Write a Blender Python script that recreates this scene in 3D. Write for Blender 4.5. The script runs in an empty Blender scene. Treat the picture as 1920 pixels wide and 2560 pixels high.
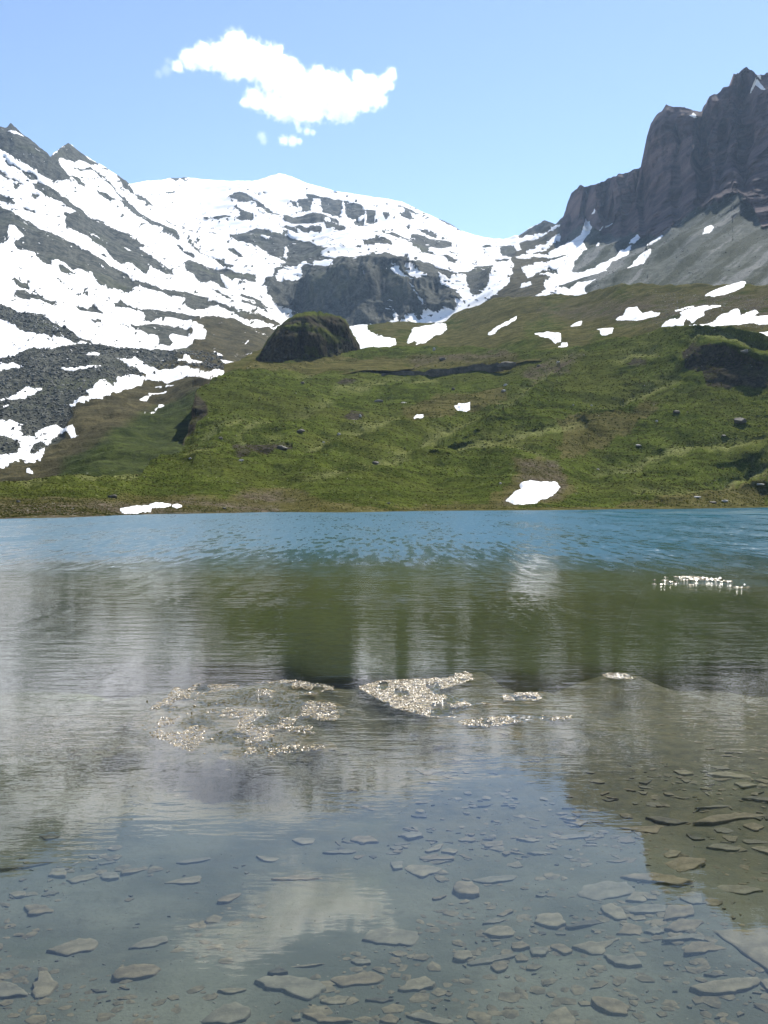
import bpy, math, random
import numpy as np
from mathutils import Vector

# ---------------------------------------------------------------- camera, sky, sun
SC = bpy.context.scene
COL = SC.collection
F, HZ, CX, H = 2489.0, 1248.0, 960.0, 1.8      # focal length in photo pixels, horizon row, centre column, eye height

cam_data = bpy.data.cameras.new('camera')
cam_data.sensor_fit = 'VERTICAL'
cam_data.sensor_height = 36.0
cam_data.lens = 35.0
cam_data.shift_y = -(1280 - HZ) / 2560.0
cam_data.clip_start = 0.1
cam_data.clip_end = 20000.0
cam = bpy.data.objects.new('camera', cam_data)
cam.location = (0, 0, H)
cam.rotation_euler = (math.radians(90), 0, 0)
COL.objects.link(cam)
SC.camera = cam

SUN_EL, SUN_AZ = math.radians(48), math.radians(28)     # azimuth to the right of the view direction
world = bpy.data.worlds.new('World')
SC.world = world
world.use_nodes = True
wt = world.node_tree
wt.nodes.clear()
sky = wt.nodes.new('ShaderNodeTexSky')
sky.sky_type = 'NISHITA'
sky.sun_disc = False
sky.sun_elevation = SUN_EL
sky.sun_rotation = SUN_AZ
sky.altitude = 2300
sky.air_density = 1.0
sky.dust_density = 0.35
sky.ozone_density = 0.6
bg = wt.nodes.new('ShaderNodeBackground')
bg.inputs['Strength'].default_value = 0.093
wo = wt.nodes.new('ShaderNodeOutputWorld')
wt.links.new(sky.outputs[0], bg.inputs[0])
wt.links.new(bg.outputs[0], wo.inputs[0])

sun_data = bpy.data.lights.new('sun', 'SUN')
sun_data.energy = 5.0
sun_data.angle = math.radians(0.53)
sun_data.color = (1.0, 0.95, 0.87)
sun = bpy.data.objects.new('sun', sun_data)
sv = Vector((math.cos(SUN_EL) * math.sin(SUN_AZ), math.cos(SUN_EL) * math.cos(SUN_AZ), math.sin(SUN_EL)))
sun.rotation_euler = (-sv).to_track_quat('-Z', 'Y').to_euler()
sun.location = sv * 100
COL.objects.link(sun)

SC.view_settings.view_transform = 'Standard'
SC.view_settings.look = 'None'
SC.view_settings.exposure = 1.1
SC.view_settings.gamma = 1
SC.render.engine = 'CYCLES'
SC.cycles.use_denoising = True
SC.cycles.volume_bounces = 14
SC.cycles.max_bounces = 20
SC.cycles.transparent_max_bounces = 12
SC.cycles.volume_step_rate = 1.0

# ---------------------------------------------------------------- numeric helpers
def _hash(ix, iy, iz, seed):
    h = (ix.astype(np.int64) * 374761393 + iy.astype(np.int64) * 668265263 + iz.astype(np.int64) * 2147483647 + seed * 974634777) & 0xffffffff
    h = ((h ^ (h >> 13)) * 1274126177) & 0xffffffff
    h = h ^ (h >> 16)
    return (h & 0xffff) / 32767.5 - 1.0

def vnoise(x, y, z, seed=0):
    ix, iy, iz = np.floor(x), np.floor(y), np.floor(z)
    fx, fy, fz = x - ix, y - iy, z - iz
    fx = fx * fx * fx * (fx * (fx * 6 - 15) + 10)
    fy = fy * fy * fy * (fy * (fy * 6 - 15) + 10)
    fz = fz * fz * fz * (fz * (fz * 6 - 15) + 10)
    out = 0
    for dx in (0, 1):
        wx = fx if dx else 1 - fx
        for dy in (0, 1):
            wy = fy if dy else 1 - fy
            for dz in (0, 1):
                wz = fz if dz else 1 - fz
                out = out + wx * wy * wz * _hash(ix + dx, iy + dy, iz + dz, seed)
    return out

def fbm(x, y, z=None, octaves=4, gain=0.5, seed=0):
    x = np.asarray(x, float); y = np.asarray(y, float)
    z = np.zeros_like(x) if z is None else np.asarray(z, float)
    a, s = 1.0, 0
    for k in range(octaves):
        s = s + a * vnoise(x, y, z, seed + k)
        x, y, z = x * 2.03 + 3.1, y * 2.03 + 1.7, z * 2.03 + 5.3
        a *= gain
    return s

def ridged(x, y, z, octaves=4, seed=0):
    a, s = 1.0, 0
    for k in range(octaves):
        s = s + a * (1 - 2 * np.abs(vnoise(x, y, z, seed + k)))
        x, y, z = x * 2.1 + 3.1, y * 2.1 + 1.7, z * 2.1 + 5.3
        a *= 0.5
    return s

def sstep(a, b, x):
    t = np.clip((x - a) / (b - a), 0, 1)
    return t * t * (3 - 2 * t)

def zm(region, pts):
    """points read off an enlarged detail -> photo pixels"""
    ox, oy, s = REG[region]
    return [(ox + x / s, oy + y / s) for x, y in pts]

REG = {'a': (0, 250, 2.592), 'b': (600, 400, 2.37), 'c': (1220, 130, 2.37), 'd': (0, 700, 2.37), 'e': (600, 750, 2.37),
       'f': (1220, 750, 2.37), 'g': (0, 1900, 2.592), 'h': (640, 1900, 2.592), 'i': (1280, 1800, 2.592),
       'j': (300, 1600, 2.37), 'k': (850, 1600, 2.074), 'l': (1200, 1250, 2.304), 'm': (300, 30, 2.074), 'p': (0, 0, 1.0)}

def sdf(X, Y, poly, far=60.0):
    """signed distance to a polygon, positive inside, computed near it only"""
    p = np.asarray(poly, float)
    far = float(far)
    out = np.full(X.shape, -far)
    m = (X > p[:, 0].min() - far) & (X < p[:, 0].max() + far) & (Y > p[:, 1].min() - far) & (Y < p[:, 1].max() + far)
    if not m.any():
        return out
    x, y = X[m], Y[m]
    d2 = np.full(x.shape, 1e18)
    ins = np.zeros(x.shape, bool)
    n = len(p)
    for i in range(n):
        ax, ay = p[i]; bx, by = p[(i + 1) % n]
        ex, ey = bx - ax, by - ay
        t = np.clip(((x - ax) * ex + (y - ay) * ey) / (ex * ex + ey * ey + 1e-9), 0, 1)
        d2 = np.minimum(d2, (x - ax - t * ex) ** 2 + (y - ay - t * ey) ** 2)
        c = (ay > y) != (by > y)
        ins ^= c & (x < (bx - ax) * (y - ay) / (by - ay + 1e-12) + ax)
    d = np.sqrt(d2)
    out[m] = np.where(ins, d, -d).clip(-far, far)
    return out

def segdist(X, Y, line):
    """distance to a polyline and the signed height above it (photo rows count downwards)"""
    best = np.full(X.shape, 1e9); sg = np.zeros(X.shape)
    for (ax, ay), (bx, by) in zip(line[:-1], line[1:]):
        ex, ey = bx - ax, by - ay
        t = np.clip(((X - ax) * ex + (Y - ay) * ey) / (ex * ex + ey * ey), 0, 1)
        qx, qy = ax + t * ex, ay + t * ey
        d = np.hypot(X - qx, Y - qy)
        m = d < best
        best = np.where(m, d, best)
        sg = np.where(m, np.sign(qy - Y) , sg)
    return best, sg

class TPS:
    """smooth surface of log distance through hand-set points (column, row, metres)"""
    def __init__(self, pts, lam=0.02):
        p = np.asarray(pts, float)
        self.c = p[:, :2] / 300.0
        v = np.log(p[:, 2])
        n = len(p)
        r = np.linalg.norm(self.c[:, None] - self.c[None], axis=2)
        K = self.k(r) + lam * np.eye(n)
        P = np.hstack([np.ones((n, 1)), self.c])
        A = np.zeros((n + 3, n + 3))
        A[:n, :n] = K; A[:n, n:] = P; A[n:, :n] = P.T
        self.w = np.linalg.solve(A, np.concatenate([v, np.zeros(3)]))
    @staticmethod
    def k(r):
        return np.where(r > 1e-9, r * r * np.log(r + 1e-12), 0.0)
    def __call__(self, X, Y):
        x, y = X / 300.0, Y / 300.0
        s = self.w[-3] + self.w[-2] * x + self.w[-1] * y
        for (cx, cy), w in zip(self.c, self.w[:-3]):
            s = s + w * self.k(np.hypot(x - cx, y - cy))
        return np.exp(s)

def poly_y(line):
    l = np.asarray(line, float)
    return lambda x: np.interp(x, l[:, 0], l[:, 1])

def unproject(px, py, D):
    return (px - CX) / F * D, D, H + (HZ - py) / F * D

# ---------------------------------------------------------------- object helpers
def tag(o, label=None, cat=None, group=None, kind=None):
    for k, v in (('label', label), ('category', cat), ('group', group), ('kind', kind)):
        if v: o[k] = v
    return o

def mesh_obj(name, verts, faces, mat, smooth=True, attrs=None, parent=None, loc=(0, 0, 0)):
    me = bpy.data.meshes.new(name)
    verts = np.asarray(verts, np.float32).reshape(-1, 3)
    if isinstance(faces, np.ndarray):
        n, k = faces.shape
        me.vertices.add(len(verts)); me.vertices.foreach_set('co', verts.ravel())
        me.loops.add(n * k); me.loops.foreach_set('vertex_index', faces.astype(np.int32).ravel())
        me.polygons.add(n)
        me.polygons.foreach_set('loop_start', np.arange(0, n * k, k, dtype=np.int32))
        me.update(calc_edges=True)
    else:
        me.from_pydata([tuple(map(float, v)) for v in verts], [], faces)
    me.polygons.foreach_set('use_smooth', np.full(len(me.polygons), smooth))
    for an, av in (attrs or {}).items():
        a = me.attributes.new(an, 'FLOAT', 'POINT')
        a.data.foreach_set('value', np.asarray(av, np.float32).ravel())
    me.materials.append(mat)
    me.update()
    o = bpy.data.objects.new(name, me)
    o.location = loc
    COL.objects.link(o)
    if parent: o.parent = parent
    return o

def grid_faces(nr, nc):
    i = np.arange(nr * nc).reshape(nr, nc)
    return np.stack([i[:-1, :-1], i[:-1, 1:], i[1:, 1:], i[1:, :-1]], -1).reshape(-1, 4)

def take_faces(name, verts, faces, mask, mat, attrs, **kw):
    f = faces[mask]
    u, inv = np.unique(f, return_inverse=True)
    return mesh_obj(name, verts[u], inv.reshape(f.shape), mat, attrs={k: v.ravel()[u] for k, v in attrs.items()}, **kw)

# ---------------------------------------------------------------- material helpers
class NT:
    def __init__(self, name):
        self.m = bpy.data.materials.new(name)
        self.m.use_nodes = True
        self.t = self.m.node_tree
        self.t.nodes.clear()
        self.out = self.t.nodes.new('ShaderNodeOutputMaterial')
        self._co = None
    def n(self, typ, **kw):
        nd = self.t.nodes.new(typ)
        for k, v in kw.items(): setattr(nd, k, v)
        return nd
    def link(self, a, b): self.t.links.new(a, b)
    def put(self, sock, v):
        if isinstance(v, bpy.types.NodeSocket): self.link(v, sock)
        elif v is not None:
            if isinstance(v, (tuple, list)) and len(v) == 3 and sock.type == 'RGBA': v = (*v, 1)
            sock.default_value = v
    def co(self):
        if self._co is None: self._co = self.n('ShaderNodeTexCoord').outputs['Object']
        return self._co
    def map(self, scale=(1, 1, 1), rot=(0, 0, 0), vec=None):
        m = self.n('ShaderNodeMapping')
        self.put(m.inputs[0], vec or self.co())
        m.inputs['Scale'].default_value = scale; m.inputs['Rotation'].default_value = rot
        return m.outputs[0]
    def noise(self, scale, detail=4, rough=0.55, vec=None, dist=0):
        nd = self.n('ShaderNodeTexNoise')
        self.put(nd.inputs['Vector'], vec or self.co())
        nd.inputs['Scale'].default_value = scale; nd.inputs['Detail'].default_value = detail
        nd.inputs['Roughness'].default_value = rough; nd.inputs['Distortion'].default_value = dist
        return nd.outputs['Fac']
    def voro(self, scale, vec=None, feature='F1', out='Distance'):
        nd = self.n('ShaderNodeTexVoronoi', feature=feature)
        self.put(nd.inputs['Vector'], vec or self.co()); nd.inputs['Scale'].default_value = scale
        return nd.outputs[out]
    def attr(self, name): return self.n('ShaderNodeAttribute', attribute_name=name).outputs['Fac']
    def math(self, op, a, b=None, c=None):
        nd = self.n('ShaderNodeMath', operation=op)
        self.put(nd.inputs[0], a); self.put(nd.inputs[1], b)
        if c is not None: self.put(nd.inputs[2], c)
        return nd.outputs[0]
    def ramp(self, v, lo, hi, a=0.0, b=1.0):
        nd = self.n('ShaderNodeMapRange')
        nd.interpolation_type = 'SMOOTHSTEP'
        self.put(nd.inputs[0], v)
        for i, q in enumerate((lo, hi, a, b)): self.put(nd.inputs[i + 1], q)
        return nd.outputs[0]
    def mix(self, f, a, b):
        nd = self.n('ShaderNodeMix', data_type='RGBA')
        self.put(nd.inputs[0], f); self.put(nd.inputs[6], a); self.put(nd.inputs[7], b)
        return nd.outputs[2]
    def bump(self, h, dist, strength=1.0, normal=None):
        nd = self.n('ShaderNodeBump')
        self.put(nd.inputs['Height'], h); self.put(nd.inputs['Distance'], dist); self.put(nd.inputs['Strength'], strength)
        if normal: self.link(normal, nd.inputs['Normal'])
        return nd.outputs[0]
    def bsdf(self, color, rough=0.8, normal=None, spec=0.3, coat=None):
        nd = self.n('ShaderNodeBsdfPrincipled')
        self.put(nd.inputs['Base Color'], color); self.put(nd.inputs['Roughness'], rough)
        self.put(nd.inputs['Specular IOR Level'], spec)
        if normal: self.link(normal, nd.inputs['Normal'])
        if coat: self.put(nd.inputs['Coat Weight'], coat)
        return nd.outputs[0]
    def done(self, sh):
        self.link(sh, self.out.inputs['Surface']); return self.m

# ================================================================ MATERIALS OF THE LAND
def mat_mountain():
    t = NT('mountain')
    sn, cl, gr, sc, lu = (t.attr(k) for k in ('snow', 'cliff', 'grass', 'scree', 'lush'))
    n1 = t.noise(0.012, 5, 0.6); n2 = t.noise(0.09, 5, 0.65); n3 = t.noise(0.4, 5, 0.75)
    rock = t.mix(t.math('MULTIPLY', t.ramp(n2, 0.3, 0.66), t.ramp(n3, 0.34, 0.64, 0.25, 1.5)), (0.015, 0.019, 0.016), (0.085, 0.087, 0.072))
    rock = t.mix(t.math('MULTIPLY', t.ramp(n1, 0.5, 0.7), 0.5), rock, (0.07, 0.078, 0.04))
    strata = t.noise(1.0, 4, 0.6, vec=t.map((0.006, 0.006, 0.07), rot=(0.12, 0.08, 0)))
    cliffc = t.mix(t.ramp(strata, 0.35, 0.65), (0.045, 0.032, 0.036), (0.12, 0.088, 0.086))
    cliffc = t.mix(t.math('MULTIPLY', t.ramp(n2, 0.5, 0.75), 0.55), cliffc, (0.165, 0.128, 0.118))
    cliffc = t.mix(t.math('MULTIPLY', t.ramp(n3, 0.5, 0.36), 0.55), cliffc, (0.018, 0.016, 0.02))
    screec = t.mix(t.ramp(n2, 0.3, 0.7), (0.028, 0.036, 0.029), (0.07, 0.08, 0.067))
    streak = t.attr('streak')
    screec = t.mix(t.math('MULTIPLY', t.ramp(streak, 0.5, 0.72), 0.9), screec, (0.014, 0.021, 0.008))
    screec = t.mix(t.math('MULTIPLY', t.ramp(streak, 0.4, 0.15), 0.7), screec, (0.15, 0.155, 0.15))
    screec = t.mix(t.math('MULTIPLY', t.ramp(n3, 0.5, 0.36), 0.6), screec, (0.02, 0.023, 0.02))
    screec = t.mix(t.math('MULTIPLY', t.ramp(n3, 0.58, 0.72), 0.5), screec, (0.15, 0.155, 0.145))
    grassc = t.mix(t.ramp(n2, 0.38, 0.65), (0.036, 0.032, 0.014), (0.07, 0.06, 0.028))
    green = t.mix(t.ramp(n2, 0.35, 0.65), (0.018, 0.027, 0.004), (0.044, 0.056, 0.011))
    grassc = t.mix(lu, grassc, green)
    grassc = t.mix(t.math('MULTIPLY', t.ramp(n3, 0.52, 0.38), 0.6), grassc, (0.012, 0.015, 0.005))
    grassc = t.mix(t.ramp(n3, 0.66, 0.74), grassc, (0.2, 0.19, 0.165))
    base = t.mix(cl, rock, cliffc); base = t.mix(sc, base, screec); base = t.mix(gr, base, grassc)
    edge = t.math('ADD', sn, t.math('MULTIPLY', t.math('SUBTRACT', t.noise(0.22, 5, 0.7), 0.5), 0.16))
    snowf = t.ramp(edge, 0.46, 0.54)
    snowc = t.mix(t.ramp(t.noise(0.02, 5, 0.6), 0.4, 0.75), (0.78, 0.785, 0.8), (0.6, 0.595, 0.58))
    nb = t.bump(n3, 0.9, t.math('SUBTRACT', 1.0, t.math('MULTIPLY', snowf, 0.93)))
    return t.done(t.bsdf(t.mix(snowf, base, snowc), 0.9, nb, 0.02))

def mat_hill():
    t = NT('alpine_grass')
    dry, rk, bare, sheen = (t.attr(k) for k in ('dry', 'rock', 'bare', 'sheen'))
    n0 = t.noise(0.02, 4, 0.6); n1 = t.noise(0.11, 5, 0.65); n2 = t.noise(0.7, 5, 0.75); n3 = t.noise(2.2, 3, 0.75)
    streaky = t.noise(1.0, 5, 0.7, vec=t.map((0.06, 0.35, 0.6)))
    g = t.mix(t.ramp(n1, 0.36, 0.64), (0.023, 0.034, 0.005), (0.062, 0.08, 0.013))
    g = t.mix(t.math('MULTIPLY', t.ramp(n0, 0.45, 0.65), 0.55), g, (0.066, 0.07, 0.017))
    d = t.mix(t.ramp(n1, 0.38, 0.62), (0.05, 0.044, 0.015), (0.088, 0.078, 0.03))
    dv = t.ramp(t.math('ADD', dry, t.math('MULTIPLY', t.math('SUBTRACT', n1, 0.5), 1.3)), 0.3, 0.7)
    c = t.mix(dv, g, d)
    c = t.mix(t.math('MULTIPLY', t.ramp(streaky, 0.47, 0.62), 0.55), c, (0.013, 0.016, 0.004))
    c = t.mix(t.math('MULTIPLY', t.ramp(n2, 0.5, 0.66), 0.6), c, (0.012, 0.015, 0.004))
    c = t.mix(t.math('MULTIPLY', t.ramp(n3, 0.5, 0.64), 0.6), c, (0.105, 0.11, 0.036))
    c = t.mix(t.math('MULTIPLY', sheen, t.math('MULTIPLY', t.ramp(n3, 0.36, 0.6), t.ramp(n1, 0.3, 0.55))), c, (0.15, 0.155, 0.062))  # pale backlit sheen along the crests, painted into the grass colour
    bv = t.math('MULTIPLY', bare, t.ramp(n1, 0.35, 0.6))
    c = t.mix(bv, c, t.mix(t.ramp(n2, 0.4, 0.65), (0.04, 0.033, 0.021), (0.11, 0.092, 0.064)))
    rc = t.mix(t.ramp(n2, 0.35, 0.68), (0.017, 0.016, 0.01), (0.06, 0.052, 0.038))
    rc = t.mix(t.math('MULTIPLY', t.ramp(n1, 0.5, 0.66), 0.6), rc, (0.05, 0.055, 0.02))
    c = t.mix(rk, c, rc)
    stones = t.math('MULTIPLY', t.ramp(n3, 0.64, 0.7), t.ramp(t.math('ADD', n1, t.math('MULTIPLY', bare, 0.25)), 0.48, 0.66))
    c = t.mix(stones, c, (0.3, 0.285, 0.25))
    h = t.math('ADD', n2, t.math('MULTIPLY', n3, 0.5))
    return t.done(t.bsdf(c, 0.9, t.bump(h, 0.35, 0.9), 0.0))

def mat_snow():
    t = NT('old_snow')
    c = t.mix(t.ramp(t.noise(0.6, 5, 0.65), 0.45, 0.75), (0.75, 0.755, 0.765), (0.55, 0.54, 0.515))
    return t.done(t.bsdf(c, 0.8, t.bump(t.noise(0.8, 4), 0.15, 0.6), 0.15))

def mat_stone(name, a, b, scale=3.0, spec=0.3, rough=0.8, bd=0.02):
    t = NT(name)
    n = t.noise(scale, 6, 0.65)
    c = t.mix(t.ramp(n, 0.34, 0.68), a, b)
    c = t.mix(t.math('MULTIPLY', t.ramp(t.noise(scale * 6, 4, 0.7), 0.55, 0.7), 0.4), c, tuple(x * 1.5 for x in b))
    return t.done(t.bsdf(c, rough, t.bump(t.noise(scale * 4, 6, 0.7), bd, 0.8), spec))

M_MOUNT, M_HILL, M_SNOW = mat_mountain(), mat_hill(), mat_snow()
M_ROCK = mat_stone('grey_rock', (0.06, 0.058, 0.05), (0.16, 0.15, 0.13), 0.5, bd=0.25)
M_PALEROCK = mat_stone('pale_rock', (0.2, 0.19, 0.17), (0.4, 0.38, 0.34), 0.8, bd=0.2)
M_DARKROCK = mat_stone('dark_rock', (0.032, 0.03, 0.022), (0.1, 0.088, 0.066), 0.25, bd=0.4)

# ================================================================ FAR MOUNTAINS
SKYLINE = [(-1150, 560), (-800, 470), (-600, 455), (-420, 420), (-200, 372), (-60, 332), (0, 316), (15, 318), (26, 310), (39, 319), (58, 337), (77, 350), (96, 366), (116, 383), (126, 393),
           (135, 383), (154, 366), (172, 356), (193, 371), (216, 389), (251, 410), (285, 429), (309, 447), (326, 458), (370, 452), (409, 449),
           (428, 443), (459, 443), (501, 449), (571, 453), (642, 451), (670, 441), (697, 435), (727, 442), (769, 459), (836, 478), (895, 486),
           (967, 495), (1005, 503), (1039, 520), (1085, 541), (1127, 560), (1157, 577), (1208, 594), (1233, 598), (1275, 596), (1300, 588),
           (1321, 573), (1363, 551), (1389, 560), (1401, 548), (1408, 545), (1414, 527), (1422, 497), (1427, 482), (1448, 465), (1482, 465),
           (1511, 453), (1532, 440), (1566, 434), (1583, 423), (1612, 415), (1617, 383), (1621, 341), (1627, 311), (1642, 288), (1667, 263),
           (1688, 265), (1726, 271), (1752, 278), (1757, 282), (1762, 261), (1773, 242), (1794, 231), (1806, 219), (1819, 216), (1830, 208),
           (1832, 181), (1849, 183), (1865, 168), (1891, 185), (1903, 185), (1920, 183), (1990, 165), (2060, 200), (2200, 240), (2400, 330), (2600, 380), (3000, 520)]
FOOT = [(-420, 1230), (360, 1230), (480, 1120), (530, 1010), (640, 935), (900, 868), (1100, 858), (1240, 820), (1340, 800), (1541, 772), (1920, 775), (2400, 830)]
DEPTH_FAR = [(-1100, 540, 900), (-1100, 1210, 120), (-700, 460, 1100), (-700, 900, 380), (3000, 520, 600), (3000, 900, 260), (2700, 600, 620), (-420, 420, 1250), (-200, 372, 1380), (0, 316, 1500), (172, 356, 1600), (326, 460, 1800), (428, 443, 2500), (571, 453, 2650), (697, 435, 2750),
             (836, 478, 2650), (967, 495, 2550), (1157, 577, 2300), (1233, 598, 2200), (1300, 588, 2050), (1363, 551, 1880), (1410, 545, 1720), (1448, 465, 1600),
             (1532, 440, 1500), (1617, 383, 1400), (1667, 263, 1360), (1757, 282, 1310), (1865, 168, 1260), (1920, 183, 1220), (2200, 240, 1000), (2400, 330, 850),
             (1406, 586, 1640), (1482, 569, 1500), (1532, 586, 1400), (1600, 588, 1260), (1667, 560, 1190), (1743, 518, 1150), (1832, 489, 1080), (1903, 565, 960), (2100, 540, 820),
             (1340, 740, 960), (1440, 735, 830), (1541, 714, 730), (1700, 720, 640), (1920, 700, 580), (1920, 790, 490), (2200, 760, 430), (1600, 660, 900), (1400, 650, 1250), (1750, 620, 850),
             (820, 650, 1420), (950, 640, 1420), (1080, 690, 1360), (700, 740, 1320), (700, 800, 1260), (900, 815, 1250), (1050, 800, 1260), (1180, 740, 1250),
             (700, 560, 1900), (900, 560, 1850), (600, 500, 2200), (1150, 640, 1600), (1240, 660, 1450), (1290, 640, 1600), (1250, 760, 1050),
             (0, 500, 1230), (200, 560, 1300), (400, 620, 1450), (560, 680, 1380), (0, 700, 850), (200, 700, 960), (400, 740, 1000), (600, 780, 1030), (650, 850, 860),
             (-300, 560, 1000), (-300, 800, 600), (-300, 1000, 350), (-300, 1190, 190),
             (0, 860, 600), (200, 850, 620), (400, 880, 640), (560, 880, 720), (0, 1000, 400), (200, 1000, 390), (400, 1000, 420), (500, 970, 400),
             (0, 1190, 205), (150, 1195, 185), (340, 1195, 190), (400, 1150, 228), (450, 1100, 262), (480, 1020, 345), (300, 1060, 300), (100, 1100, 290)]
depth_far = TPS(DEPTH_FAR, 0.004)

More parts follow.
